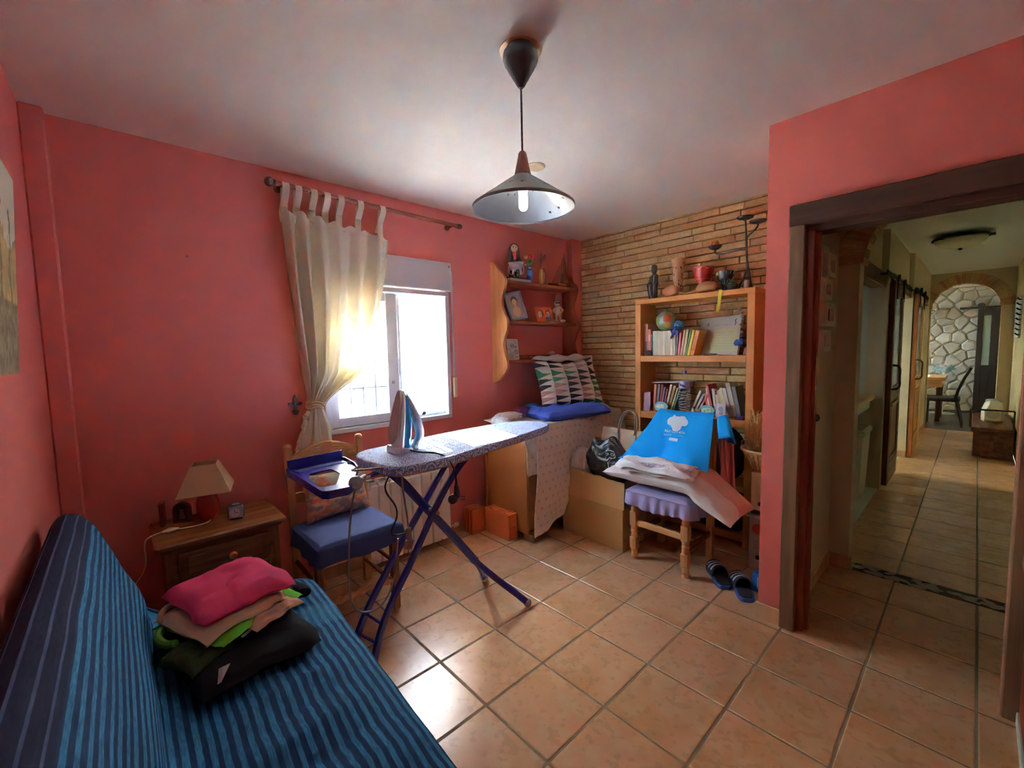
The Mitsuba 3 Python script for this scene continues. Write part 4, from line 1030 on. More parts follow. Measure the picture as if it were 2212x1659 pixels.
add(t + '__cable', tube(spline([(.715, 1.77, .90), (.69, 1.80, .72), (.68, 1.82, .50), (.69, 1.83, .36), (.735, 1.83, .285), (.80, 1.81, .285), (.86, 1.80, .35), (.885, 1.80, .42), (.91, 1.80, .58)], 60), .0045, 8), M('#77706a', .6))
add(t + '__socket', cat(limb((.965, 1.80, .61), (.966, 1.80, .565), .012, .014), xf(bx(-.022, .022, -.012, .012, -.05, 0, .008), (.97, 1.80, .56), ry=14), tube([(.962, 1.80, .51), (.958, 1.80, .49)], .003, 6), tube([(.978, 1.80, .508), (.974, 1.80, .488)], .003, 6)), M('#8f8368', .5))
add(t + '__cable', tube(spline([(.905, 1.83, .885), (.885, 1.84, .79), (.92, 1.84, .73), (.925, 1.84, .66), (.90, 1.84, .595), (.925, 1.84, .580), (.965, 1.82, .588)], 40), .0042, 8), M('#181412', .6))

# ---------------- steam iron standing on its heel ----------------
t = thing('steam_iron', 'silver and turquoise steam iron standing upright on the ironing board', 'iron')
def half_w(a): return .058 * np.sqrt(np.clip(1 - (np.clip(a, 0, 1)) ** 2.3, 0, 1)) * (1 - .10 * np.exp(-((a) / .06) ** 2))
def iron_xf(m): return xf(xf(m, ry=11), (.925, 1.868, BZ + .004), rz=0) if 0 else xf(xf(xf(xf(m, ry=11), (-.08, 0, 0)), rz=-5), (1.005, 1.868, BZ + .004))
a = np.linspace(0.05, 1, 40)
a = np.linspace(.13, 1, 50); s9 = (a - .13) / .87
lw = .057 * np.minimum(1, (s9 / .16) ** .5) * np.sqrt(np.clip(1 - s9 ** 2.1, 0, 1))
lens = Polygon([(.30 * q, w) for q, w in zip(a, lw)] + [(.30 * q, -w) for q, w in zip(a[::-1], lw[::-1])])
sole = prism(lens.buffer(0), 0, .009)            # local: x up the iron, y across, z depth
up = lambda m: iron_xf(trimesh.Trimesh(np.asarray(m.vertices)[:, [2, 1, 0]], m.faces[:, ::-1], process=False))
add(t + '__soleplate', up(sole), M('#a0958c', .35, metal=.35), smooth=False)
def loft(fn, na=30, nt=28):
    def g(u, v):
        return fn(u, v * 2 * math.pi)
    m, _ = surf(g, na, nt)
    return m
def skirt_(u, th):
    q = .01 + .985 * u
    w = half_w(q) * (.99 - .18 * np.maximum(np.sin(th), 0) ** .7)
    dpt = .009 + (.020 + .034 * (1 - q) ** .8) * (.5 + .5 * np.sin(th))
    return .30 * q, w * np.cos(th), dpt
s1 = loft(skirt_)
heel = hull([(x, y, z) for x in (0, .03) for y, z in ((-.055, .004), (.055, .004), (-.048, .075), (.048, .075), (-.035, .10), (.035, .10))])
add(t + '__skirt', up(cat(s1, heel)), M('#dcd9d3', .35), smooth=40)
def body_(u, th):
    q = .03 + .90 * u
    w = half_w(q) * .72 * np.sin(np.pi * np.clip(.12 + u * .88, 0, 1)) ** .35
    dpt = .026 + .020 * (1 - q) + (.050 + .022 * np.sin(math.pi * q)) * (1 - q * .62) * (.5 + .5 * np.sin(th))
    return .30 * q, w * np.cos(th), dpt
add(t + '__water_tank', up(loft(body_)), M('#1a9bd0', .15, spec=.6), smooth=40)
hnd = spline([(.012, 0, .080), (.022, 0, .112), (.06, 0, .135), (.10, 0, .138), (.145, 0, .124), (.195, 0, .096), (.25, 0, .058), (.288, 0, .026)], 40)
add(t + '__handle', up(tube(hnd, np.r_[np.linspace(.020, .023, 20), np.linspace(.023, .004, 20)], 14)), M('#565053', .35), smooth=40)
add(t + '__handle_trim', up(tube(hnd + np.array([0, 0, .014]), np.r_[np.linspace(.010, .012, 20), np.linspace(.012, .003, 20)], 10)), M('#9fa2a4', .3, metal=.4))
add(t + '__button', up(cat(ball((.178, 0, .078), (.014, .010, .007), 2), ball((.200, 0, .150), (.012, .009, .010), 2))), M('#2b3038', .4))
add(t + '__cord', tube(spline([(1.005, 1.862, BZ + .012), (1.01, 1.80, BZ + .008), (1.045, 1.72, BZ + .008), (1.07, 1.655, BZ + .004), (1.085, 1.60, BZ - .03), (1.095, 1.585, BZ - .08), (1.095, 1.58, BZ - .13)], 50), np.r_[np.full(46, .0042), np.linspace(.005, .007, 4)], 8), M('#15120f', .6))
add(t + '__plug', cat(limb((1.095, 1.58, .835), (1.097, 1.58, .795), .009, .016), xf(lathe([(0, 0), (.020, 0), (.022, .006), (.021, .028), (.012, .034), (0, .034)], 20), (1.092, 1.60, .775), rx=80, rz=-45), tube([(1.117, 1.577, .781), (1.133, 1.568, .781)], .0025, 6), tube([(1.112, 1.572, .772), (1.128, 1.562, .772)], .0025, 6)), M('#141210', .5))
# ---------------- wavy wall shelf and what stands on it ----------------
t = thing('wall_shelf', 'wooden wall shelf with wavy side panels, beside the window', 'shelf')
zz = [2.18, 2.13, 2.009, 1.83, 1.658, 1.492, 1.322, 1.205, 1.178]
yy = [2.735, 2.70, 2.594, 2.646, 2.578, 2.635, 2.590, 2.69, 2.74]
from scipy.interpolate import PchipInterpolator
zq = np.linspace(1.178, 2.18, 90); yq = PchipInterpolator(zz[::-1], yy[::-1])(zq)
side = Polygon([(YW - .001, 1.178)] + list(zip(yq, zq)) + [(YW - .001, 2.18)])
for x0, lab in ((2.335, 1), (3.245, 6)):
    wood(t + '__side_panel', prism(side, x0, x0 + .024, 'yz'), lab, 'z', smooth=30)
SHZ = (2.018, 1.690, 1.363)
for z in SHZ:
    wood(t + '__board', bx(2.359, 3.245, 2.605, YW - .001, z - .026, z, .003), 6, 'x')
wood(t + '__back_rail', bx(2.359, 3.245, YW - .02, YW - .001, 1.364, 1.40, .003), 6, 'x')
Z1, Z2, Z3 = [z + .001 for z in SHZ]
YS = 2.675

# doll riding a motorbike on a grey block
t = thing('motorbike_doll', 'doll with long dark hair riding a small white motorbike on the shelf top', 'figurine')
ox = 2.525
add(t + '__plinth', bx(2.415, 2.655, 2.615, 2.735, Z1, Z1 + .022, .003), M('#8c8f8c', .7), smooth=False)
add(t + '__stand', bx(2.425, 2.635, 2.63, 2.73, Z1 + .022, Z1 + .036, .002), M('#141314', .4), smooth=False)
bz = Z1 + .036
whl = xf(lathe([(.018, -.009), (.032, -.009), (.036, 0), (.032, .009), (.018, .009)], 20), (ox + .01, 2.645, bz + .036), ry=90, rz=15)
add(t + '__wheel', cat(whl, xf(lathe([(.018, -.009), (.032, -.009), (.036, 0), (.032, .009), (.018, .009)], 20), (ox - .03, 2.715, bz + .036), ry=90, rz=15)), M('#161616', .5))
add(t + '__fairing', cat(xf(ball((0, 0, 0), (.052, .045, .038), 3), (ox + .005, 2.655, bz + .088)), limb((ox - .025, 2.63, bz + .03), (ox - .018, 2.64, bz + .09), .008, .012), limb((ox + .042, 2.63, bz + .03), (ox + .035, 2.64, bz + .09), .008, .012), limb((ox - .05, 2.645, bz + .115), (ox + .06, 2.645, bz + .12), .012, .012)), M('#c7c9cc', .25, metal=.2))
add(t + '__crash_bar', cat(*[tube([(ox + .005 + s * (.03 + .035 * math.sin(a)), 2.64, bz + .065 - .045 * math.cos(a)) for a in np.linspace(0, math.pi, 14)], .004, 6) for s in (-1, 1)]), M('#b9bcc0', .3, metal=.5))
add(t + '__body', cat(limb((ox, 2.69, bz + .105), (ox - .005, 2.69, bz + .19), .035, .024), limb((ox - .03, 2.685, bz + .185), (ox - .05, 2.66, bz + .12), .012, .009), limb((ox + .02, 2.685, bz + .185), (ox + .055, 2.655, bz + .125), .012, .009)), M('#121013', .6))
add(t + '__scarf', cat(ball((ox - .002, 2.672, bz + .195), (.018, .015, .022), 2), bx(ox - .012, ox + .012, 2.656, 2.668, bz + .15, bz + .195, .004)), M('#a51f1f', .7))
add(t + '__head', ball((ox - .004, 2.682, bz + .248), (.030, .028, .032), 3), M('#d8c4ac', .5))
add(t + '__hair', cat(ball((ox - .004, 2.698, bz + .256), (.036, .028, .036), 3), limb((ox - .034, 2.694, bz + .25), (ox - .045, 2.69, bz + .14), .014, .014), limb((ox + .026, 2.694, bz + .25), (ox + .036, 2.69, bz + .16), .012, .012)), M('#17100e', .5))
add(t + '__eye', ball((ox - .014, 2.6555, bz + .253), .005, 1), M('#1d2a20', .3)); add(t + '__eye', ball((ox + .008, 2.6555, bz + .253), .005, 1), M('#1d2a20', .3))

for k in [k for k in scene if k.startswith(t + '__') and not k.endswith(('plinth', 'stand'))]:
    scene[k]['to_world'] = T().translate([ox, 2.675, 0]).rotate([0, 0, 1], -36).translate([-ox, -2.675, 0])
t = thing('flower_vase', 'wavy blue vase with green leaves and red flowers on the shelf top', 'vase')
vx, vy = 2.69, 2.665
vp = spline([(.030, 0), (.024, .03), (.030, .07), (.022, .105), (.028, .14)], 30)
add(t + '__body', lathe([(0, Z1), *[(r, Z1 + z) for r, z in vp], (.022, Z1 + .139), (.018, Z1 + .05), (0, Z1 + .05)], 28, (vx, vy, 0)), M('#32579a', .25))
lv = []
for k in range(42):
    a, e, r0 = rng.uniform(0, 6.28), rng.uniform(.1, 1.2), rng.uniform(.02, .055)
    c = np.array([vx + r0 * math.cos(a) * math.cos(e), vy + r0 * math.sin(a) * math.cos(e) * .7, Z1 + .155 + r0 * math.sin(e)])
    lv.append(xf(ball((0, 0, 0), (.018, .006, .003), 1), c, rz=math.degrees(a), ry=rng.uniform(-60, 20)))
k = add(t + '__foliage', cat(*lv), M('#3c5a2c', .6)); tag(k, 'small green leaves', kind='stuff')
for dx, dz, c in ((.0, .245, '#c5262c'), (.025, .225, '#b32328'), (-.055, .22, '#c08552')):
    add(t + '__flower', cat(tube([(vx, vy, Z1 + .14), (vx + dx, vy - .01, Z1 + dz)], .0018, 5), *[xf(ball((0, 0, 0), (.011, .007, .014), 1), (vx + dx + .008 * math.cos(a), vy - .012 + .008 * math.sin(a), Z1 + dz), rz=math.degrees(a)) for a in (0, 1.25, 2.5, 3.8, 5.0)]), M(c, .6))
t = thing('dried_flower_bottle', 'amber bottle vase with dried brown flowers on the shelf top', 'vase')
bx_, by_ = 2.835, 2.665
add(t + '__body', lathe([(0, Z1), (.026, Z1), (.028, Z1 + .01), (.027, Z1 + .09), (.018, Z1 + .125), (.013, Z1 + .14), (.010, Z1 + .14), (.010, Z1 + .12), (0, Z1 + .11)], 10, (bx_, by_, 0)), M('#b5843c', .3), smooth=20)
stm = []
for k in range(9):
    e = (bx_ + rng.uniform(-.03, .035), by_ + rng.uniform(-.02, .02), Z1 + rng.uniform(.20, .27))
    stm.append(tube(spline([(bx_, by_, Z1 + .13), (bx_ + (e[0] - bx_) * .3, by_, Z1 + .19), e], 8), .002, 5)); stm.append(ball(e, (.008, .006, .014), 1))
add(t + '__dried_stems', cat(*stm), M('#5a3320', .8)); add(t + '__flower', ball((bx_ - .006, by_, Z1 + .29), (.009, .008, .012), 2), M('#a8342a', .6))
add(t + '__cord', tube(spline([(bx_ + .014, by_ - .01, Z1 + .15), (bx_ + .028, by_ - .022, Z1 + .11), (bx_ + .024, by_ - .026, Z1 + .06), (bx_ + .01, by_ - .029, Z1 + .02)], 20), .004, 6), M('#3f2a1a', .7))

t = thing('model_ship', 'dark wooden model sailing ship with slim rods on the shelf top', 'model')
wood(t + '__hull', hull([(x, y, z) for x, y, z in ((2.945, 2.665, Z1 + .012), (3.20, 2.665, Z1 + .012), (2.93, 2.66, Z1 + .03), (3.225, 2.665, Z1 + .035), (2.96, 2.655, Z1), (3.18, 2.655, Z1), (2.96, 2.675, Z1), (3.18, 2.675, Z1), (2.95, 2.64, Z1 + .02), (2.95, 2.69, Z1 + .02), (3.19, 2.64, Z1 + .02), (3.19, 2.69, Z1 + .02))]), 3, 'x')
wood(t + '__block', bx(3.035, 3.135, 2.628, 2.65, Z1 + .014, Z1 + .034, .003), 4, 'x')
for k in range(8):
    xx = 2.99 + .0205 * k
    wood(t + '__rod', tube([(xx, 2.665, Z1 + .025), (xx, 2.665, Z1 + .07 + .031 * k)], .0035, 6), 6, 'z')
sail = Polygon([(3.152, Z1 + .05), (3.215, Z1 + .05), (3.152, Z1 + .31)])
wood(t + '__sail', prism(sail, 2.664, 2.667, 'xz'), 3, 'z'); wood(t + '__mast', tube([(3.148, 2.665, Z1 + .02), (3.144, 2.665, Z1 + .325)], .004, 8), 3, 'z')

# middle board: framed photo, orange drawing, figurine
t = thing('portrait_frame', 'framed photo of a smiling woman leaning back on the middle shelf', 'photo frame')
fx = lambda m: xf(xf(xf(m, ry=-13), rx=-10), (2.545, 2.655, Z2 + .008), rz=-24)
rc = sbox(-.078, .004, .078, .248)
add(t + '__frame', fx(prism(rc.difference(rc.buffer(-.018, join_style=2)), -.012, .006, 'xz')), M('#4c5066', .45), smooth=False)
add(t + '__mat', fx(prism(rc.buffer(-.017, join_style=2).difference(rc.buffer(-.023, join_style=2)), -.006, .002, 'xz')), M('#b0a27c', .6), smooth=False)
add(t + '__photo', fx(prism(rc.buffer(-.0225, join_style=2), -.003, .002, 'xz')), M('#8a6a52', .4), smooth=False)
shd = unary_union([affinity.scale(Point(0, .165).buffer(.021), 1, 1.25), sbox(-.009, .115, .009, .145), affinity.scale(Point(0, .075).buffer(.036), 1, 1.25)]).intersection(rc.buffer(-.024, join_style=2))
hr = affinity.scale(Point(.002, .178).buffer(.030), .95, 1.15).difference(affinity.scale(Point(0, .162).buffer(.021), 1, 1.3))
add(t + '__portrait', fx(prism(shd, -.0042, -.003, 'xz')), M('#b58a6c', .5), smooth=False); add(t + '__hair', fx(prism(hr.intersection(rc.buffer(-.024, join_style=2)), -.0044, -.003, 'xz')), M('#2c1a14', .5), smooth=False)
t = thing('orange_card', 'orange card with two drawn faces standing on the middle shelf', 'card')
cx_ = lambda m: xf(xf(m, rx=-8), (2.845, 2.640, Z2 + .001), rz=4)
add(t + '__card', cx_(prism(Polygon([(-.105, 0), (.125, 0), (.115, .142), (-.125, .128)]), -.002, 0, 'xz')), M('#d9592a', .6), smooth=False)
def disc(x, z, r, c, sx=1, sz=1, d=.0026, name='__drawing'): add(t + name, cx_(prism(affinity.scale(Point(x, z).buffer(r), sx, sz), -d, -.002, 'xz')), M(c, .7), smooth=False)
disc(-.05, .075, .036, '#5a1f1c', 1.1, 1.1); disc(-.058, .068, .028, '#d8c0a4', 1, 1.1, .0031); disc(.055, .084, .031, '#2c3a34', 1.1, 1); disc(.055, .072, .027, '#cdbfae', 1, 1, .0031); disc(.06, .03, .036, '#3a5a94', 1.15, .6, .0031)
for ex, ez in ((-.068, .07), (-.05, .07), (.046, .074), (.064, .074)): disc(ex, ez, .0035, '#1a1a1a', 1, 1, .0036)
t = thing('gnome_figurine', 'pale figurine with a pointed hat, dark glasses and big shoes on the middle shelf', 'figurine')
gx, gy, gz = 3.045, 2.655, Z2 + .001
fig = [limb((gx, gy, gz + .085), (gx - .004, gy, gz + .135), .022, .020), limb((gx - .014, gy, gz + .09), (gx - .02, gy, gz + .025), .013, .009), limb((gx + .014, gy, gz + .09), (gx + .022, gy, gz + .025), .013, .009),
       limb((gx - .022, gy, gz + .145), (gx - .045, gy, gz + .11), .008, .007), limb((gx - .045, gy, gz + .11), (gx - .028, gy - .01, gz + .09), .007, .007), limb((gx + .018, gy, gz + .145), (gx + .048, gy, gz + .115), .008, .007), limb((gx + .048, gy, gz + .115), (gx + .026, gy - .01, gz + .092), .007, .007)]
add(t + '__body', demani(sum((mani(f) for f in fig[1:]), mani(fig[0]))), M('#b5a894', .6))
add(t + '__shoe', ball((gx - .028, gy - .012, gz + .015), (.024, .022, .015), 2), M('#b7ada0', .5)); add(t + '__shoe', ball((gx + .040, gy - .012, gz + .016), (.030, .022, .016), 2), M('#b7ada0', .5))
add(t + '__head', ball((gx - .012, gy - .002, gz + .178), (.027, .024, .027), 3), M('#b3a48e', .6)); add(t + '__glasses', bx(gx - .034, gx + .010, gy - .029, gy - .018, gz + .174, gz + .188, .004), M('#1b1514', .3))
add(t + '__hat', cat(lathe([(.030, gz + .194), (.026, gz + .205), (.018, gz + .228), (.004, gz + .262), (0, gz + .266)], 20, (gx - .012, gy, 0))), M('#6f4a3c', .7))
for k in [k for k in scene if k.startswith(t + '__')]:
    scene[k]['to_world'] = T().translate([gx, gy, 0]).rotate([0, 0, 1], -32).translate([-gx, -gy, 0])
# lowest board: drawing of a bicycle, small white pot
t = thing('white_card', 'white card with drawn circles standing on the lowest shelf board', 'card')
wc = lambda m: xf(xf(m, rx=-6), (2.452, 2.640, Z3 + .001), rz=0)
add(t + '__card', wc(prism(sbox(-.062, 0, .066, .178), -.003, 0, 'xz')), M('#b9b6ac', .6), smooth=False)
def ringp(x, z, r, w): return Point(x, z).buffer(r).difference(Point(x, z).buffer(r - w))
marks = unary_union([ringp(-.005, .118, .020, .004), ringp(-.005, .118, .009, .003), ringp(.034, .066, .018, .005), ringp(.034, .110, .009, .004), LineString([(.020, .165), (.026, .142), (.044, .138)]).buffer(.0016), LineString([(-.055, .10), (-.03, .085), (-.03, .075)]).buffer(.0016), LineString([(.02, .028), (.05, .024)]).buffer(.0016)])
add(t + '__drawing', wc(prism(marks, -.0036, -.003, 'xz')), M('#3f3c38', .7), smooth=False)
add(t + '__drawing', wc(prism(affinity.scale(ringp(-.022, .035, .032, .005), 1, 1.2).union(affinity.scale(Point(-.022, .035).buffer(.022), 1, 1.2)), -.0036, -.003, 'xz')), M('#9a968c', .7), smooth=False)
t = thing('mushroom_pot', 'tiny white mushroom shaped pot on the lowest shelf board', 'ornament')
add(t + '__foot', lathe([(0, Z3), (.022, Z3), (.020, Z3 + .01), (.016, Z3 + .034), (0, Z3 + .036)], 20, (2.955, 2.665, 0)), M('#8f8a80', .4)); add(t + '__cap', lathe([(.016, Z3 + .036), (.033, Z3 + .042), (.034, Z3 + .05), (.022, Z3 + .064), (0, Z3 + .068)], 22, (2.955, 2.665, 0)), M('#c3b8ac', .35))
# ---------------- cabinet under the sheet in the corner, with bedding on top ----------------
t = thing('covered_cabinet', 'wooden cabinet under a patterned sheet in the corner by the brick wall', 'cabinet')
CT = .845
def _ply(p, n, uv):
    return mix(C3('#7d4722'), C3('#93592b'), fbm(p.x * 4, p.y * 6, p.z * 1.2, 4))
PM('ply_panel', _ply, rough=.5, spec=.35)
add(t + '__side_panel', bx(2.185, 2.21, 2.238, 2.69, .055, CT - .02, .003), 'ply_panel'); add(t + '__side_panel', bx(3.25, 3.275, 2.275, 2.69, .055, CT - .02, .003), 'ply_panel')
wood(t + '__edge_strip', bx(2.175, 2.20, 2.69, 2.715, .0, CT - .02, .003), 4, 'z')
wood(t + '__top', bx(2.17, 3.29, 2.255, 2.70, CT - .02, CT, .004), 4, 'x'); wood(t + '__bottom', bx(2.21, 3.25, 2.285, 2.69, .055, .08, .003), 3, 'x')
add(t + '__front_panel', bx(2.212, 3.249, 2.240, 2.254, .081, CT - .021, .002), 'ply_panel')
wood(t + '__back', bx(2.21, 3.25, 2.675, 2.69, .08, CT - .02), 3, 'x')
wood(t + '__foot', cat(bx(2.20, 2.33, 2.19, 2.30, .0, .054, .006)), 5, 'x', True); wood(t + '__foot', bx(3.15, 3.27, 2.24, 2.33, 0, .054, .006), 5, 'x', True)

def _motif(p, n, uv):
    gx_, gy_ = uv.x / .062, uv.y / .062
    row = dr.floor(gy_)
    fx_ = gx_ + .5 * (row - 2 * dr.floor(row / 2))
    cx, cy = fx_ - dr.floor(fx_) - .5, gy_ - row - .5
    an = dr.atan2(cy, cx); rr = dr.sqrt(cx * cx + cy * cy)
    pet = smoothstep(.0, .12, .20 * dr.abs(dr.cos(an * 1.5 + cell_rand(dr.floor(fx_), row) * 6)) - dr.abs(rr - .06))
    return mix(C3('#ded3c4'), C3('#ad9486'), pet * .75)
PM('motif_sheet', _motif, rough=.9, spec=.15)
t = thing('patterned_sheet', 'cream sheet with small motifs draped over the corner cabinet', 'sheet')
def drape(u, v):
    # u along x from 2.16 to 3.42, v from the wall edge over the top and down the front
    x = 2.16 + 1.27 * u
    L = .46
    hang = .34 + .10 * np.sin(u * 7) ** 2 * (u > .3)
    s = v * (L + hang)
    over = np.clip(s - L, 0, 9)
    nz = meshkit.fbm(np.stack([x * 5, s * 5, 0 * x], -1), 3) - .5
    n2 = meshkit.noise(np.stack([x * 14, s * 3, 0 * x + 8], -1)) - .5
    y = np.where(s < L, 2.70 - s, 2.24 - .035 * np.minimum(1, over * 6) - .10 * over * np.clip((u - .3) * 3, 0, 1) + .03 * n2 * np.minimum(1, over * 8))
    bump = .012 * np.exp(-((u - .05) / .09) ** 2) * np.exp(-((s - .12) / .16) ** 2) + .03 * np.exp(-((u - .80) / .2) ** 2) * np.exp(-((s - .42) / .2) ** 2)
    z = CT + .010 + .045 * (nz + .3) * (s < L) + bump - np.where(s > L, over, 0) + 0 * x
    return x, y - .012 * (nz), z
m, uv = surf(drape, 110, 70, .004)
add(t + '__top', m, 'motif_sheet', smooth=True, uv=np.c_[uv[:, 0] * 1.27, uv[:, 1] * .85])
def strip(u, v):
    # the long end that hangs to the floor at the cabinet's left front corner
    zt, zb = .865, .085 + .03 * u
    w0, w1 = 2.235 + .0 * v, 2.555
    xl = 2.20 - .045 * v + .02 * np.sin(v * 5); xr = 2.56 + .02 * v - .12 * np.clip(v - .72, 0, 1) * 3.2
    x = xl + (xr - xl) * u
    y = 2.205 - .05 * np.minimum(1, v * 5) - .02 * v + .014 * np.sin(u * 8 + v * 2) * v - .03 * (1 - u) * v
    z = zt + (zb - zt) * v + .12 * np.clip(v - .80, 0, 1) * u * 2
    return x, y, z
m, uv = surf(strip, 44, 60, .004)
add(t + '__front_end', m, 'motif_sheet', smooth=True, uv=np.c_[uv[:, 0] * .36, uv[:, 1] * .78])
def lining(u, v):
    return 2.175 + .05 * u + .02 * np.sin(v * 6), 2.215 - .045 * u + .09 * (1 - u) * (1 - v), .80 - .17 * v * (.4 + .6 * u) + .02 * (1 - u)
add(t + '__lining', surf(lining, 14, 20, .003)[0], M('#c4c2c4', .9), smooth=True)

for c, r, sd in (((2.33, 2.60, CT + .050), (.15, .085, .050), 61), ((2.22, 2.56, CT + .035), (.06, .10, .042), 64), ((3.20, 2.33, CT + .045), (.17, .09, .045), 67)):
    q = ball((0, 0, 0), 1.0, 4); v = q.vertices
    n = meshkit.fbm(v * 2.4 + sd, 4) - .5; g2 = np.abs(meshkit.fbm(v * 4 + sd, 2) - .5)
    q.vertices = v * (1 + .45 * n - .4 * g2)[:, None] * np.asarray(r) + np.asarray(c)
    add(t + '__bunch', q, 'motif_sheet', smooth=True, uv=q.vertices[:, :2] * 1.0)

t = thing('blue_blanket', 'folded royal blue cloth on the sheet under the triangle pillow', 'blanket')
add(t + '__folds', xf(fold(.66, .40, .095, 1, 77, .030), (2.83, 2.39, CT + .032), rz=-14), M('#34499a', .75, spec=.3), smooth=True)
t = thing('purple_box', 'small purple box on the cabinet behind the ironing board tip', 'box')
add(t + '__box', bx(2.475, 2.60, 2.60, 2.68, CT + .035, CT + .105, .004), M('#4a2048', .5)); add(t + '__lid', bx(2.472, 2.603, 2.597, 2.683, CT + .0905, CT + .108, .003), M('#542650', .5))
t = thing('blue_box', 'small bright blue box beside the purple one on the cabinet', 'box')
add(t + '__box', bx(2.62, 2.72, 2.60, 2.69, CT + .035, CT + .125, .004), M('#1b4f86', .5)); add(t + '__label', bx(2.635, 2.705, 2.5985, 2.5995, CT + .055, CT + .10), M('#2f6aa3', .5), smooth=False)
def _tri(p, n, uv):
    gx_, gy_ = uv.x * 5, uv.y * 8
    cx, cy = gx_ - dr.floor(gx_), gy_ - dr.floor(gy_)
    r = cell_rand(dr.floor(gx_), dr.floor(gy_), 2)
    inside = smoothstep(0, .06, 1.0 - cx - 1.12 * dr.abs(cy - .5) * 2 + .04)
    wob = smoothstep(.30, .42, noise(uv.x * 30, uv.y * 60) * .5 + .5 * (1 - cx) + .15)
    dark = dr.select(r < .62, C3('#17181c'), dr.select(r < .84, C3('#1d5a3c'), C3('#8f6f68')))
    return mix(C3('#c0bab0'), dark, inside * wob)
PM('triangle_print', _tri, rough=.85, spec=.2)
t = thing('triangle_pillow', 'white pillow with rows of black and green triangles leaning in the corner', 'pillow')
m, uv = pillow(.66, .44, .19, 40, .022, 9)
m.vertices[:, 1] += .05 * (m.vertices[:, 0] / .3) ** 2 * (m.vertices[:, 1] > .1)
add(t + '__cover', xf(xf(m, rx=66), (2.94, 2.45, CT + .125 + .165), rz=-17), 'triangle_print', smooth=True, uv=uv)
sp = np.array([(-.31, .225, 0), (-.16, .245, .02), (0, .238, .03), (.16, .245, .02), (.31, .235, 0)])
fm_ = xf(xf(tube(spline(sp, 40), .030 + .010 * np.sin(np.linspace(0, 20, 40)), 14, sq=.6), rx=66), (2.94, 2.45, CT + .125 + .165), rz=-17)
add(t + '__open_end', fm_, M('#b5b0a8', .9), smooth=True)

# hollow bricks at the foot of the wall
hb = M('#bf6238', .85, spec=.15)
def hollow(x0, x1, y0, y1, z0, z1, lab):
    t = thing('hollow_brick', lab, 'brick', 'hollow bricks by the wall')
    p = sbox(x0, y0, x1, y1)
    long_x = (x1 - x0) > (y1 - y0)
    n, m_ = (7, 3)
    hs = []
    for i in range(n):
        for j in range(m_):
            a, b = (i + .5) / n, (j + .5) / m_
            c = (x0 + (x1 - x0) * (a if long_x else b), y0 + (y1 - y0) * (b if long_x else a))
            hs.append(affinity.scale(Point(c).buffer(.0135, 3), 1.1 if long_x else .8, .8 if long_x else 1.1))
    add(t, prism(p.difference(unary_union(hs)), z0, z1, 'xy'), hb, smooth=False)
hollow(1.965, 2.088, 2.635, 2.745, .002, .098, 'lower hollow red brick of the left stack by the window wall')
hollow(1.967, 2.090, 2.632, 2.742, .100, .200, 'upper hollow red brick of the left stack by the window wall')
hollow(2.093, 2.180, 2.345, 2.625, .002, .098, 'lower hollow red brick of the right stack against the wooden cabinet')
hollow(2.092, 2.178, 2.348, 2.628, .100, .200, 'upper hollow red brick of the right stack against the wooden cabinet')

# ---------------- cardboard box with bags ----------------
cb, cb2 = M('#a07a4a', .85, spec=.2), M('#b08a58', .85, spec=.2)
t = thing('cardboard_box', 'large open brown cardboard box on the floor beside the chair', 'box')
BX0, BX1, BY0, BY1, BH = 2.545, 3.02, 1.645, 2.195, .305
add(t + '__body', cat(bx(BX0, BX0 + .006, BY0, BY1, .002, BH), bx(BX1 - .006, BX1, BY0, BY1, .002, BH), bx(BX0, BX1, BY0, BY0 + .006, .002, BH), bx(BX0, BX1, BY1 - .006, BY1, .002, BH), bx(BX0, BX1, BY0, BY1, .002, .008)), cb, smooth=False)
fp = [(BY0 - .01, BH)] + [(BY1 - .012, BH), (BY1 - .05, BH + .212), (1.93, BH + .19), (1.87, BH + .196), (1.80, BH + .185), (BY0 + .01, BH + .182)]
fl2 = prism(Polygon(fp), 0, .005, 'yz')
v = fl2.vertices.copy(); fl2.vertices = np.c_[v[:, 0] + BX0 + .04 * (v[:, 2] - BH) / .2, v[:, 1], v[:, 2]]
add(t + '__front_flap', fl2, cb2, smooth=False)
sf = prism(Polygon([(BX0 + .01, BH), (BX1 - .02, BH), (BX1 - .05, BH - .15), (BX0 + .04, BH - .15)]), BY0 - .012, BY0 - .007, 'xz')
add(t + '__side_flap', sf, cb, smooth=False)
add(t + '__tape', bx(BX0 + .08, BX0 + .14, BY0 - .0015, BY0 - .0002, .08, .2), M('#b7a98c', .4), smooth=False)
t = thing('paper_bag', 'beige paper carrier bag with grey handles standing in the cardboard box', 'bag')
bgf = lambda m: xf(xf(m, rz=-90), (2.90, 1.855, .012))   # local: x right, -y towards the camera, z up
lean = 15
def bagm(m): return xf(xf(xf(m, rx=-lean), rz=-90), (2.72, 1.845, .03))
hh = .80
sh_ = hull([(x, y, z) for x in (-.225, .225) for y, z in ((-.06, 0), (.06, 0), (-.006, hh), (.006, hh))])
add(t + '__body', bagm(cat(sh_)), M('#b9a184', .8, spec=.2), smooth=False)
add(t + '__crease', bagm(cat(tube([(.128, -.010, hh), (.225, -.060, .10)], .0022, 5), tube([(-.225, -.008, hh - .001), (.225, -.008, hh - .001)], .002, 5))), M('#a08a70', .8))
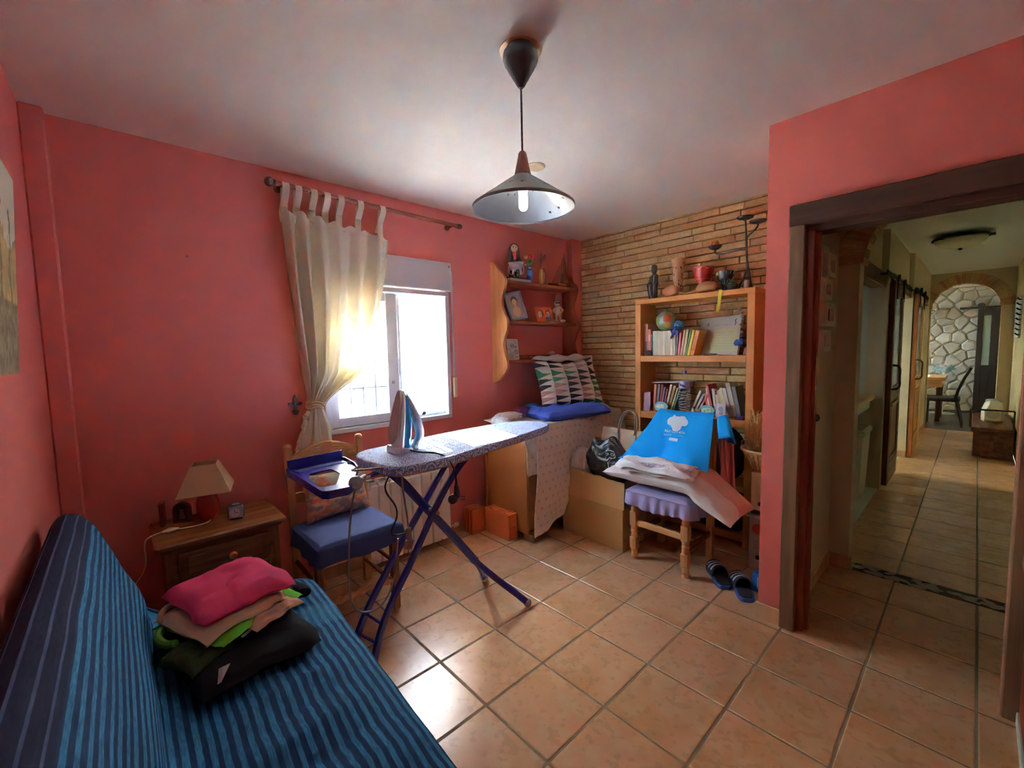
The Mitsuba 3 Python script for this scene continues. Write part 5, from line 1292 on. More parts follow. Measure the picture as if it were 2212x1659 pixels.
for y in (-.016, .016):
    add(t + '__handle', bagm(tube(spline([(-.075, y, hh - .13), (-.072, y, hh - .02), (-.066, y, hh + .07), (-.035, y, hh + .135), (.0, y, hh + .150), (.038, y, hh + .135), (.068, y, hh + .07), (.075, y, hh - .02), (.078, y, hh - .13)], 44), .011, 8, sq=.45)), M('#8d8a80', .8))
for x in (-.0755, .0775):
    add(t + '__handle_patch', bagm(bx(x - .021, x + .021, -.0345, -.018, hh - .17, hh - .04, .003)), M('#9a958a', .8), smooth=False)
def lumpy(c, r, seed, amp=.25, top=None):
    m = ball((0, 0, 0), 1.0, 4)
    v = m.vertices
    n = meshkit.fbm(v * 2.1 + seed, 4) - .5; q = np.abs(meshkit.fbm(v * 3.3 + seed + 5, 2) - .5)
    v = v * (1 + amp * n - amp * .8 * q)[:, None]
    m.vertices = v * np.asarray(r) + np.asarray(c)
    return m
t = thing('black_bag', 'shiny black drawstring bag with outlined letters in the cardboard box', 'bag')
bb = lumpy((2.665, 1.850, .585), (.085, .195, .165), 3, .30)
v = bb.vertices; pk = np.exp(-((v[:, 1] - 1.80) / .05) ** 2) * (v[:, 2] > .645); v[:, 2] += .045 * pk; pk = np.exp(-((v[:, 1] - 1.95) / .03) ** 2) * (v[:, 2] > .625); v[:, 2] += .05 * pk
add(t + '__body', bb, M('#0d0d0f', .38, spec=.5), smooth=True)
def outl(s, h): 
    m = meshkit.text_mesh(s, h, .001, True); return m
def letter(s, y, z, rot):
    p = unary_union([Polygon([(0, 0), (.07, 0), (.07, .075), (0, .075)]), ]) if 0 else None
    shp = {'R': [(0, 0), (.018, 0), (.018, .022), (.03, .022), (.044, 0), (.064, 0), (.047, .028), (.058, .04), (.058, .062), (.045, .074), (0, .074)], 'D': [(0, 0), (.042, 0), (.060, .016), (.060, .058), (.042, .074), (0, .074)]}[s]
    P = Polygon(shp); inn = affinity.scale(sbox(.02, .042, .040, .056), 1, 1) if s == 'R' else sbox(.020, .020, .040, .054)
    g_ = unary_union([P.buffer(.006, join_style=2).difference(P), inn.buffer(.004).difference(inn.buffer(-.001))])
    m = prism(g_, 0, .0015)
    m.apply_translation((-.03, -.037, 0)); m = xf(m, rz=rot)
    return place(m, (2.575, y, z), (0, -1, 0), (.0, 0, 1))
ltr = [letter('R', 1.775, .675, -80), letter('D', 1.745, .590, -80)]
prx = trimesh.proximity.ProximityQuery(bb)
for m in ltr:
    m2 = m.subdivide().subdivide()
    loc, dist, tri = prx.on_surface(m2.vertices)
    m2.vertices = loc + bb.face_normals[tri] * .0025
    add(t + '__letter', m2, M('#c9c9c4', .5), smooth=False)
add(t + '__drawstring', tube(spline([(2.62, 1.90, .66), (2.63, 1.93, .60), (2.60, 1.945, .54)], 14), .004, 6), M('#1c1c1e', .6))
t = thing('white_bag', 'crumpled white cloth bag beside the black bag in the cardboard box', 'bag')
add(t + '__body', lumpy((2.665, 2.095, .52), (.075, .105, .15), 12, .28), M('#d6cdc0', .85), smooth=True)
add(t + '__handle', tube(spline([(2.60, 2.03, .60), (2.585, 2.015, .55), (2.588, 2.01, .48)], 14), .009, 8), M('#cbc2b4', .85))
# ---------------- bookcase ----------------
def _mdf(p, n, uv):
    return mix(C3('#a56a32'), C3('#b4763b'), fbm(p.x * 3, p.y * 3, p.z * 3, 3))
PM('ochre_paint', _mdf, rough=.55, spec=.35)
t = thing('bookcase', 'ochre brown open bookcase against the brick wall', 'bookcase')
XF, XK, BYL, BYR = 3.20, 3.448, 1.945, 1.032
TH = .050
add(t + '__side', bx(XF, XK, BYL - TH, BYL, .0, 1.80, .002), 'ochre_paint', smooth=False); add(t + '__side', bx(XF, XK, BYR, BYR + TH, .0, 1.80, .002), 'ochre_paint', smooth=False)
add(t + '__top', bx(XF - .001, XK, BYR, BYL, 1.80, 1.838, .002), 'ochre_paint', smooth=False)
for a, b in ((1.328, 1.377), (.862, .918), (.40, .44), (.04, .09)):
    add(t + '__shelf', bx(XF, XK, BYR + TH, BYL - TH, a, b, .002), 'ochre_paint', smooth=False)
SZ1, SZ2, SZ0 = 1.378, .919, 1.839

def book(name, label, y0, w, h, d, c, z, lean=0, page='#c8bda2', xf0=3.25, group=None, band=None):
    """A book with its spine towards -x: y0 is the left (larger y) edge of its foot, w its thickness, lean in degrees to the right (towards -y)."""
    t = thing(name, label, 'book', group)
    rot = lambda m: xf(xf(m, rx=lean), (xf0, y0, z))
    cov = cat(bx(0, d, -w, -w + .0025, 0, h), bx(0, d, -.0025, 0, 0, h), bx(0, .003, -w, 0, 0, h))
    off = max(0.0, w * math.sin(math.radians(-lean)))
    add(t + '__cover', rot(xf(cov, (0, 0, off if lean < 0 else 0))), M(c, .5), smooth=False)
    add(t + '__pages', rot(xf(bx(.003, d - .004, -w + .0026, -.0026, .003, h - .003), (0, 0, off if lean < 0 else 0))), M(page, .9), smooth=False)
    if band:
        add(t + '__label', rot(bx(-.0006, 0, -w * .85, -w * .15, h * band[0], h * band[1])), M(band[2], .6), smooth=False)
    return t
# upper compartment, from left to right
book('book', 'tall pink book at the left end of the upper compartment', 1.888, .030, .262, .17, '#c18474', SZ1, 0, band=(.1, .45, '#6b4a3c'))
book('book', 'red pink book second from left in the upper compartment', 1.855, .024, .215, .16, '#b05548', SZ1, 0, band=(.55, .8, '#c98a7a'))
book('book', 'thin dark book third from left in the upper compartment', 1.829, .012, .172, .15, '#3a2c2c', SZ1, 0)
book('book', 'pale green wide volume left of the row of journals below the globe', 1.812, .040, .200, .17, '#9aa591', SZ1, 0)
jc = ['#b5ad97', '#aaa18c', '#bcb59f', '#a89e86', '#b3a993', '#c0b8a2', '#aba38f']
y = 1.770
for k in range(7):
    w = .0195 + .003 * (k % 3 == 0)
    book('journal', ['first', 'second', 'third', 'fourth', 'fifth', 'sixth', 'last'][k] + ' pale journal from the left in the row below the globe', y, w, .198 - .003 * (k % 2), .17, jc[k], SZ1, 0, group='pale journals below the globe')
    y -= w + .0012
book('book', 'slim black spined book right of the pale journals', y, .012, .180, .16, '#2c2c34', SZ1, 3); y -= .015
book('book', 'pink red book leaning right of the journals', y, .017, .178, .16, '#b04458', SZ1, 5); y -= .0205
book('book', 'orange edged book leaning in the middle of the upper compartment', y, .016, .200, .16, '#b98a58', SZ1, 8); y -= .0195
book('book', 'cream book with brown spine leaning in the middle of the upper compartment', y, .018, .203, .16, '#b5a37e', SZ1, 9); y -= .0215
book('book', 'green book leaning just left of the yellow one', y, .012, .190, .16, '#4f6f3c', SZ1, 11); y -= .0155
book('book', 'bright yellow book leaning in the upper compartment', y, .018, .198, .16, '#c9ac1e', SZ1, 12); y -= .022
book('book', 'dark orange book at the right end of the leaning row', y, .030, .196, .16, '#a8651c', SZ1, 13, band=(.2, .8, '#8f4a14'))
t = thing('prayer_beads', 'dark blue ribbon hanging over the journals below the globe', 'ribbon')
rb = surf(lambda u, v: (3.243 - .004 * np.sin(u * 6) + .05 * np.clip(.15 - v, 0, 1) * 4, 1.650 - .055 * u + .006 * np.sin(v * 8), SZ1 + .212 - .075 * v * (1 - .4 * u) - .012 * np.sin(u * 9)), 14, 14, .003)[0]
add(t + '__ribbon', rb, M('#27346e', .8), smooth=True)
t = thing('trinket', 'small black trinket standing before the pink books', 'ornament')
add(t, lumpy((3.232, 1.842, SZ1 + .022), (.016, .024, .022), 4, .4), M('#1a1614', .6), smooth=True)
# globe
t = thing('globe', 'small world globe lying on the journals in the upper compartment', 'globe')
gm_ = ball((0, 0, 0), 1.0, 5)
gv = gm_.vertices
gn = meshkit.fbm(gv * 1.7 + 3.1, 5); n2 = meshkit.fbm(gv * 3.2 + 9, 3)
land = gn > .53
gcol = np.where(land[:, None], np.where((n2 > .55)[:, None], lin('#b9a65a'), lin('#7f9a58')), lin('#7fa6a8'))
red = np.linalg.norm(gv - np.array([-.80, -.55, .20]) / np.linalg.norm([-.80, -.55, .2]), axis=1) < .42 + .25 * (n2 - .5)
gcol = np.where(red[:, None], lin('#c2512c'), gcol)
org = (np.linalg.norm(gv - np.array([-.72, -.52, -.50]), axis=1) < .34)
gcol = np.where(org[:, None], lin('#c99640'), gcol)
gm_.vertices = gv * .080 + np.array([3.325, 1.735, SZ1 + .200 + .081])
add(t + '__sphere', gm_, 'vertex_gloss', smooth=True, color=gcol)
add(t + '__axis', tube([(3.325, 1.735, SZ1 + .355), (3.325, 1.735, SZ1 + .372)], .004, 6), M('#6b6358', .4))
t = thing('blue_tassel', 'blue cloth toy beside the globe on top of the books', 'toy')
add(t, lumpy((3.30, 1.615, SZ1 + .240), (.03, .045, .034), 7, .55), M('#2c6288', .8), smooth=True)

# diploma frame
t = thing('diploma_frame', 'white framed diploma leaning in the upper compartment', 'diploma')
DY0, DY1, DZ0, DZ1 = 1.552, 1.148, 0, .302
df = lambda m: xf(xf(xf(m, (0, -1.148, 0)), ry=8, rz=-26), (3.222, 1.150, SZ1 + .001))
P0 = Polygon([(DY1, DZ0), (DY0, DZ0), (DY0 + .006, .250), (DY1, .305)])
P0 = sbox(DY1, 0, DY0, .285)
add(t + '__board', xf(df(prism(P0, 0, .014, 'yz')), (0, 0, 0)), M('#b6b5ab', .35), smooth=False)
add(t + '__sheet', df(prism(sbox(DY1 + .02, .02, DY0 - .068, .195), -.0015, 0, 'yz')), M('#b3b58e', .5), smooth=False)
add(t + '__header', df(prism(unary_union([sbox(DY1 + .09, .222, DY0 - .14, .2245)]), -.0012, 0, 'yz')), M('#8f8e88', .6), smooth=False)
add(t + '__crest', df(prism(unary_union([Point(DY0 - .085, .235).buffer(.012), sbox(DY0 - .097, .219, DY0 - .073, .233)]), -.0015, 0, 'yz')), M('#a06a62', .6), smooth=False)
add(t + '__emblem', df(prism(unary_union([LineString([(DY1 + .045, .26), (DY1 + .055, .245), (DY1 + .045, .232), (DY1 + .054, .218)]).buffer(.003)]), -.0015, 0, 'yz')), M('#55544f', .6), smooth=False)
lns = unary_union([sbox(DY1 + .05 + .012 * (k % 2), .045 + k * .02, DY0 - .11 - .02 * ((k * 7) % 3), .0468 + k * .02) for k in range(7)])
add(t + '__text_lines', df(prism(lns, -.0028, -.0014, 'yz')), M('#9a9c7c', .7), smooth=False)
t = thing('dark_pen', 'dark pen lying on the shelf before the diploma', 'pen')
add(t, limb((3.235, 1.385, SZ1 + .007), (3.24, 1.30, SZ1 + .007), .006, .005), M('#2a2420', .5))
t = thing('bead_necklace', 'blue and silver bead string hanging at the right end of the upper compartment', 'necklace')
bp = spline([(3.26, 1.150, 1.70), (3.255, 1.128, 1.64), (3.255, 1.138, 1.57), (3.25, 1.128, 1.50), (3.248, 1.150, 1.44), (3.245, 1.172, 1.392)], 24)
for k, q in enumerate(bp):
    if k % 2 == 0: add(t + '__bead', ball(q, .009 + .003 * (k % 4 == 0), 2), M('#2a3f6a' if k > 12 else '#6d7278', .3, metal=.2))
add(t + '__tassel', lumpy((3.245, 1.150, 1.462), (.014, .030, .030), 6, .5), M('#274a86', .8), smooth=True)
t = thing('white_pouch', 'small white paper pouch in the right corner of the upper compartment', 'pouch')
add(t, hull([(x, y, z) for x, y, z in ((3.262, 1.088, SZ1), (3.262, 1.128, SZ1), (3.29, 1.088, SZ1), (3.29, 1.128, SZ1), (3.275, 1.09, SZ1 + .062), (3.275, 1.12, SZ1 + .05))]), M('#b9b4b0', .8), smooth=False)
t = thing('yellow_tag', 'yellow ribbon tag hanging over the top edge of the bookcase', 'tag')
add(t, surf(lambda u, v: (3.196 - .004 * np.sin(v * 7), 1.256 + .022 * v + (.026 - .006 * v) * (u - .5), 1.84 - .155 * v + .006 * u), 6, 16, .0015)[0], M('#c4b422', .6), smooth=True)

# lower compartment
t = thing('lilac_card', 'lilac folded card at the left end of the lower compartment', 'card')
add(t, cat(hull([(3.225, 1.885, SZ2), (3.235, 1.83, SZ2), (3.227, 1.885, SZ2), (3.237, 1.83, SZ2), (3.235, 1.882, SZ2 + .15), (3.245, 1.828, SZ2 + .16), (3.237, 1.882, SZ2 + .15), (3.247, 1.828, SZ2 + .16)]), hull([(3.235, 1.83, SZ2), (3.29, 1.845, SZ2), (3.237, 1.83, SZ2), (3.292, 1.845, SZ2), (3.245, 1.828, SZ2 + .16), (3.29, 1.845, SZ2 + .15), (3.247, 1.828, SZ2 + .16), (3.292, 1.845, SZ2 + .15)])), M('#97798a', .7), smooth=False)
L1 = [('orange red book, first of the leaning row in the lower compartment', .022, .222, '#9a4a2c', 4), ('grey violet book, second of the leaning row in the lower compartment', .018, .222, '#6a5a68', 6), ('dark red book, third of the leaning row in the lower compartment', .014, .225, '#8a2f2a', 8), ('mauve book, fourth of the leaning row in the lower compartment', .016, .205, '#74485a', 9), ('dark crimson book, fifth of the leaning row in the lower compartment', .012, .19, '#6a1f26', 11),
      ('cream book, sixth of the leaning row in the lower compartment', .018, .232, '#b9a68c', 13), ('ochre brown book, seventh of the leaning row in the lower compartment', .020, .225, '#94602c', 15), ('pale yellow book just left of the water bottle', .012, .21, '#b0a86e', 17), ('dark green book just left of the water bottle', .012, .215, '#2f4a44', 18)]
y = 1.823
for lab, w, h, c, ln in L1:
    book('book', lab, y, w, h, .15, c, SZ2, ln, xf0=3.27); y -= w / math.cos(math.radians(ln)) + .004
t = thing('white_magazine', 'white magazine lying across the leaning books of the lower compartment', 'magazine')
add(t, hull([(3.27, 1.83, 1.150), (3.27, 1.52, 1.165), (3.42, 1.83, 1.152), (3.42, 1.52, 1.167), (3.27, 1.83, 1.156), (3.27, 1.52, 1.173), (3.42, 1.83, 1.158), (3.42, 1.52, 1.175)]), M('#b8b6b8', .5), smooth=False)
L2 = [('white book leaning just right of the water bottle', .016, .205, '#b5b0a4', 22), ('grey white book leaning second right of the water bottle', .016, .185, '#a5a49a', 25), ('red topped book leaning third right of the water bottle', .014, .19, '#a83a44', 27)]
y = 1.508
for lab, w, h, c, ln in L2:
    book('book', lab, y, w, h, .15, c, SZ2, ln, xf0=3.27, band=(.0, .55, '#b8ae98') if 'red' in lab else None); y -= w / math.cos(math.radians(ln)) + .006
t = thing('brown_box', 'reddish brown flat box standing behind the books at the middle of the lower compartment', 'box')
add(t, xf(bx(0, .02, -.085, .085, 0, .19, .003), (3.40, 1.375, SZ2), rx=14), M('#7a4530', .7))
t = thing('small_bottle', 'tiny orange and cream bottle in the lower compartment', 'bottle')
add(t + '__body', lathe([(0, SZ2), (.016, SZ2), (.017, SZ2 + .03), (.010, SZ2 + .044), (.007, SZ2 + .052), (0, SZ2 + .052)], 18, (3.222, 1.455, 0)), M('#b9a487', .4)); add(t + '__cap', lathe([(0, SZ2 + .052), (.009, SZ2 + .052), (.009, SZ2 + .068), (0, SZ2 + .068)], 14, (3.222, 1.455, 0)), M('#8a3f22', .5))
t = thing('orange_figure', 'tiny orange figure beside the right oval plaque', 'ornament')
add(t, lumpy((3.226, 1.412, SZ2 + .028), (.014, .022, .028), 9, .5), M('#8f4f24', .7), smooth=True)
L3 = [('orange book, first of the right group in the lower compartment', .016, .165, '#b5573a', -9), ('cream spined book, second of the right group in the lower compartment', .012, .21, '#b3a184', -10), ('tall crimson book of the right group in the lower compartment', .020, .235, '#8a1f2c', -13), ('pale book right of the crimson one', .018, .205, '#aaa08c', -8), ('beige book with dark top in the right group', .018, .20, '#a3907a', -8), ('tan book in the middle of the right group', .016, .19, '#9a8464', -10), ('yellowish book of the right group', .016, .20, '#b0a070', -12),
      ('cream green spined book of the right group', .020, .215, '#b0ad8c', -14), ('mottled grey book of the right group', .022, .215, '#9a978a', -14), ('tall speckled grey book near the right end of the lower compartment', .030, .25, '#8d877a', -13), ('dark slate book at the right end of the lower compartment', .026, .225, '#4d5058', -12)]
y = 1.372
for lab, w, h, c, ln in L3:
    book('book', lab, y, w, h, .15, c, SZ2, ln, xf0=3.275, band=(.82, .98, '#2a2420') if 'dark top' in lab else None); y -= w / math.cos(math.radians(ln)) + .0025
t = thing('water_bottle', 'clear plastic water bottle with purple label standing in the lower compartment', 'bottle')
wx, wy = 3.232, 1.532
scene['clear_plastic'] = {'type': 'thindielectric', 'int_ior': 1.3}
pr = [(.030, 0), (.040, .006)]
for k in range(9):
    z0 = .02 + k * .019
    pr += [(.0415, z0), (.0385, z0 + .008), (.0415, z0 + .016)]
pr += [(.042, .20), (.042, .262), (.036, .285), (.020, .308), (.014, .316), (.014, .325)]
add(t + '__body', lathe([(0, SZ2 + .004)] + [(r, SZ2 + z) for r, z in pr], 32, (wx, wy, 0)), 'clear_plastic')
scene['rib_plastic'] = {'type': 'twosided', 'b': {'type': 'principled', 'base_color': {'type': 'rgb', 'value': [.42, .43, .42]}, 'roughness': .2, 'specular': .7}}
for k in range(9):
    z0 = SZ2 + .024 + k * .019
    a = np.linspace(0, 2 * math.pi, 40)
    add(t + '__rib', tube(np.c_[wx + .0405 * np.cos(a), wy + .0405 * np.sin(a), z0 + .004 * np.sin(a * 3 + k)], .0022, 6), 'rib_plastic')
add(t + '__label', lathe([(.0425, SZ2 + .205), (.0428, SZ2 + .207), (.0428, SZ2 + .258), (.0425, SZ2 + .26)], 32, (wx, wy, 0)), M('#8f93b4', .4))
add(t + '__label_print', cat(*[tube([(wx - .0432 * math.cos(q + .12 * k), wy + .0432 * math.sin(q + .12 * k), SZ2 + .212 + .008 * k + .016 * (q + .6)) for q in np.linspace(-.7, .5, 10)], .003, 5) for k in range(3)]), M('#3c2a6a', .5))
add(t + '__cap', lathe([(0, SZ2 + .34), (.015, SZ2 + .34), (.0155, SZ2 + .336), (.0155, SZ2 + .318), (0, SZ2 + .318)], 20, (wx, wy, 0)), M('#3d3f7a', .4))
for yy, lab in ((1.725, 'left pale blue oval plaque standing before the books'), (1.358, 'right pale blue oval plaque standing before the books')):
    t = thing('oval_plaque', lab, 'plaque')
    pl_ = affinity.scale(Point(0, .048).buffer(1, 24), .062, .044)
    o_ = Polygon([(-.062, .048), (-.05, .066), (-.025, .084), (.02, .086), (.048, .070), (.063, .048), (.045, .022), (.012, .006), (-.02, .007), (-.05, .028)])
    q = lambda m, yy=yy: xf(xf(m, ry=14), (3.212, yy, SZ2 + .001))
    add(t + '__plate', q(prism(o_, 0, .008, 'yz')), M('#4f7f8b', .5), smooth=False)
    add(t + '__decor', q(prism(unary_union([affinity.scale(Point(.005, .045).buffer(1, 12), .036, .016), sbox(-.03, .058, .03, .064)]), -.0015, 0, 'yz')), M('#8fa69a', .4), smooth=False)
    add(t + '__flower', q(prism(unary_union([Point(-.012, .048).buffer(.010), Point(.012, .040).buffer(.009)]), -.0025, -.0012, 'yz')), M('#b3ad88' if yy > 1.5 else '#5f8a5c', .5), smooth=False)
t = thing('photo_card', 'small white and lilac photo card before the right group of books', 'card')
pcx = lambda m: xf(xf(m, ry=10), (3.212, 1.255, SZ2 + .001))
add(t + '__card', pcx(prism(sbox(-.033, 0, .033, .105), 0, .003, 'yz')), M('#a79fb2', .5), smooth=False); add(t + '__print', pcx(prism(unary_union([Point(0, .065).buffer(.018), Point(-.005, .035).buffer(.015)]), -.001, 0, 'yz')), M('#6f7f8a', .5), smooth=False)
t = thing('purple_case', 'small purple case lying at the right end of the lower compartment', 'case')
add(t, bx(3.206, 3.262, 1.090, 1.150, SZ2, SZ2 + .026, .005), M('#33204a', .35))

# ---------------- on top of the bookcase ----------------
ebony = M('#17110d', .35)
t = thing('ebony_sculpture', 'dark ebony carving of a standing figure on a drum, left end of the bookcase top', 'sculpture')
sx, sy, sz = 3.32, 1.845, SZ0
ps_ = [limb((sx, sy + .012, sz + .0), (sx, sy + .018, sz + .05), .026, .018), limb((sx, sy + .020, sz + .05), (sx, sy + .026, sz + .12), .026, .032), limb((sx, sy - .020, sz + .008), (sx, sy - .018, sz + .11), .014, .016), limb((sx, sy - .004, sz + .02), (sx, sy, sz + .10), .010, .018), limb((sx, sy - .012, sz + .11), (sx, sy - .010, sz + .19), .024, .026), limb((sx, sy - .010, sz + .19), (sx, sy - .006, sz + .225), .016, .014),
       limb((sx - .004, sy - .008, sz + .235), (sx - .004, sy - .008, sz + .262), .022, .024), limb((sx - .01, sy - .036, sz + .19), (sx - .012, sy - .036, sz + .14), .010, .009), limb((sx - .012, sy - .036, sz + .14), (sx - .02, sy - .005, sz + .115), .009, .008), limb((sx, sy + .024, sz + .185), (sx - .01, sy + .034, sz + .13), .010, .009)]
mm = mani(ps_[0])
for q in ps_[1:]: mm = mm + mani(q)
add(t + '__figure', demani(mm), ebony, smooth=50)
add(t + '__base', bx(sx - .022, sx + .022, sy - .036, sy + .038, sz, sz + .010, .003), ebony)
t = thing('carved_vase', 'tall cream clay vase with carved dark marks on the bookcase top', 'vase')
vx2, vy2 = 3.36, 1.655
add(t + '__body', lathe([(0, SZ0), (.036, SZ0), (.036, SZ0 + .10), (.040, SZ0 + .2), (.052, SZ0 + .29), (.055, SZ0 + .305), (.050, SZ0 + .305), (.036, SZ0 + .2), (.03, SZ0 + .05), (0, SZ0 + .05)], 30, (vx2, vy2, 0)), M('#b48a62', .7))
mk = []
for k in range(46):
    z = rng.uniform(.05, .28); r = float(np.interp(z, [0, .10, .2, .29], [.036, .036, .040, .052])) + .0005; a = rng.uniform(math.pi * .55, math.pi * 1.75)
    mk.append(xf(ball((0, 0, 0), (.0016, .0042, .008), 1), (vx2 + r * math.cos(a), vy2 + r * math.sin(a), SZ0 + z), rz=math.degrees(a), rx=0))
k = add(t + '__carving', cat(*mk), M('#4f2f1c', .8)); tag(k, 'dark carved marks', kind='stuff')
t = thing('djembe_drum', 'small red djembe drum with white line pattern on the bookcase top', 'drum')
jx, jy = 3.36, 1.455
jp = [(.034, 0), (.031, .05), (.033, .085), (.050, .115), (.070, .165), (.077, .20), (.077, .212)]
add(t + '__body', lathe([(0, SZ0)] + [(r, SZ0 + z) for r, z in jp] + [(.070, SZ0 + .214), (0, SZ0 + .21)], 36, (jx, jy, 0)), M('#8f2318', .4))
a = np.linspace(0, 2 * math.pi, 61)
for r, z, amp in ((.0785, .208, 0), (.052, .118, 0), (.034, .090, .0), (.074, .185, .018)):
    rr = np.interp(z + amp * np.abs(np.sin(a * 4)), [q[1] for q in jp], [q[0] for q in jp]) + .001
    add(t + '__line', tube(np.c_[jx + rr * np.cos(a), jy + rr * np.sin(a), SZ0 + z + amp * np.abs(np.sin(a * 4))], .0018, 5), M('#c39a88', .6))
for lab, c, r, cc in (('round brown dried gourd before the carved vase', (3.265, 1.660, .046), (.050, .072, .046), '#96603a'), ('oblong brown dried gourd with thin neck before the drum', (3.262, 1.385, .044), (.048, .078, .043), '#8f6238')):
    t = thing('gourd', lab, 'gourd')
    add(t + '__body', xf(ball((0, 0, 0), r, 4), (c[0], c[1], SZ0 + c[2]), rx=-6 if c[1] < 1.5 else 0), M(cc, .6))
    if c[1] < 1.5: add(t + '__neck', limb((3.262, 1.448, SZ0 + .028), (3.26, 1.545, SZ0 + .010), .018, .006), M('#96693e', .6))
    else: add(t + '__neck', limb((3.265, 1.60, SZ0 + .030), (3.27, 1.555, SZ0 + .014), .014, .006), M('#8a5a38', .6))
t = thing('painted_bowl', 'black painted bowl with white petals and yellow centre on the bookcase top', 'bowl')
px_, py_ = 3.34, 1.285
add(t + '__body', lathe([(0, SZ0), (.026, SZ0), (.020, SZ0 + .03), (.024, SZ0 + .055), (.058, SZ0 + .115), (.066, SZ0 + .150), (.060, SZ0 + .150), (.022, SZ0 + .07), (0, SZ0 + .065)], 30, (px_, py_, 0)), M('#121416', .35))
for a in np.linspace(math.pi * .62, math.pi * 1.7, 8):
    s = np.linspace(0, 1, 12); r = .0245 + .040 * s + .002; z = .06 + .085 * s
    add(t + '__petal', tube(np.c_[px_ + (r + .001) * np.cos(a + .25 * s), py_ + (r + .001) * np.sin(a + .25 * s), SZ0 + z], .0024, 5), M('#aab0ac', .5))
add(t + '__centre', ball((px_ - .052, py_ + .030, SZ0 + .132), (.010, .014, .014), 2), M('#a89a2a', .5))
t = thing('leafy_ornament', 'small green and white leafy ornament beside the painted bowl', 'plant')
pp = []; pw = []
for k in range(60):
    a, e, r0 = rng.uniform(0, 6.28), rng.uniform(.1, 1.4), rng.uniform(.02, .048)
    q = xf(ball((0, 0, 0), (.016, .006, .0025), 1), (3.285 + r0 * math.cos(a) * math.cos(e) * .8, 1.215 + r0 * math.sin(a) * math.cos(e), SZ0 + .03 + r0 * math.sin(e) * 1.1), rz=math.degrees(a), ry=rng.uniform(-50, 20))
    (pw if k % 4 == 0 else pp).append(q)
k = add(t + '__foliage', cat(*pp), M('#2f4a26', .6)); tag(k, 'green leaves', kind='stuff'); k = add(t + '__pale_foliage', cat(*pw), M('#a3a88c', .6)); tag(k, 'pale leaves', kind='stuff')
add(t + '__pot', lathe([(0, SZ0), (.030, SZ0), (.040, SZ0 + .035), (.034, SZ0 + .035), (0, SZ0 + .02)], 20, (3.285, 1.215, 0)), M('#1d201c', .6))
t = thing('candle_tree', 'black wrought iron candle holder with three dishes on the bookcase top', 'candle holder')
ix, iy = 3.36, 1.135
iron = M('#110e0e', .5)
trunk = spline([(ix, iy - .03, SZ0 + .01), (ix, iy - .012, SZ0 + .08), (ix, iy + .002, SZ0 + .16), (ix, iy + .014, SZ0 + .32), (ix, iy + .025, SZ0 + .50)], 40)
add(t + '__trunk', tube(trunk, np.linspace(.009, .0065, 40), 10), iron)
add(t + '__root', tube(spline([(ix, iy + .002, SZ0 + .16), (ix - .02, iy + .03, SZ0 + .07), (ix - .03, iy + .055, SZ0 + .006)], 16), .007, 8), iron); add(t + '__root', tube(spline([(ix, iy + .002, SZ0 + .16), (ix + .03, iy + .0, SZ0 + .06), (ix + .04, iy - .0, SZ0 + .006)], 14), .007, 8), iron)
add(t + '__arm', tube(spline([(ix, iy + .011, SZ0 + .285), (ix - .01, iy + .06, SZ0 + .29), (ix - .01, iy + .20, SZ0 + .288), (ix - .01, iy + .222, SZ0 + .296), (ix - .01, iy + .228, SZ0 + .325)], 24), .005, 8), iron)
add(t + '__arm', tube(spline([(ix, iy + .013, SZ0 + .36), (ix, iy - .02, SZ0 + .40), (ix, iy - .05, SZ0 + .425), (ix, iy - .058, SZ0 + .455)], 18), .006, 8), iron)
for y, z in ((iy + .025, .502), (iy - .058, .457)):
    add(t + '__dish', lathe([(0, SZ0 + z), (.03, SZ0 + z), (.050, SZ0 + z + .006), (.056, SZ0 + z + .016), (.053, SZ0 + z + .016), (.03, SZ0 + z + .006), (0, SZ0 + z + .005)], 24, (ix, y, 0)), iron)
dz_ = SZ0 + .326
add(t + '__dish', lathe([(0, dz_), (.022, dz_), (.040, dz_ + .012), (.048, dz_ + .026), (.044, dz_ + .026), (.02, dz_ + .008), (0, dz_ + .006)], 24, (ix - .01, iy + .228, 0)), iron)
t = thing('orange_candle', 'round orange candle in the lowest dish of the iron candle holder', 'candle')
add(t, ball((ix - .01, iy + .228, dz_ + .038), (.028, .028, .029), 3), M('#9a4a1c', .45))
t = thing('white_candle', 'short white candle stub at the right end of the bookcase top', 'candle')
add(t + '__wax', lathe([(0, SZ0), (.017, SZ0), (.017, SZ0 + .062), (.012, SZ0 + .066), (0, SZ0 + .066)], 18, (3.305, 1.125, 0)), M('#a8a097', .5))
add(t + '__wick', tube([(3.305, 1.125, SZ0 + .066), (3.306, 1.125, SZ0 + .074)], .0012, 5), iron)
# ---------------- chair with clothes, by the bookcase ----------------
t = thing('turned_leg_chair', 'pine chair with turned legs carrying clothes, before the bookcase', 'chair')
FX, RX, YA, YB = 2.535, 2.90, 1.545, 1.185
def turned_leg(x, y, top):
    rr = [(.020, 0), (.024, .004), (.021, .010), (.025, .018), (.021, .026), (.025, .034), (.021, .044), (.024, .06), (.025, .07)]
    m1 = lathe([(0, 0)] + rr + [(0, .07)], 16, (x, y, 0))
    m2 = bx(x - .024, x + .024, y - .024, y + .024, .07, .155, .004)
    up_ = [(.022, .155), (.025, .165), (.020, .178), (.026, .195), (.020, .21), (.025, .22), (.022, .232)]
    m3_ = lathe([(0, .155)] + up_ + [(0, .232)], 16, (x, y, 0))
    m4 = bx(x - .024, x + .024, y - .024, y + .024, .232, .335, .004)
    m5 = lathe([(0, .335), (.022, .335), (.025, .35), (.021, .362), (.026, .375), (.022, top), (0, top)], 16, (x, y, 0))
    return cat(m1, m2, m3_, m4, m5)
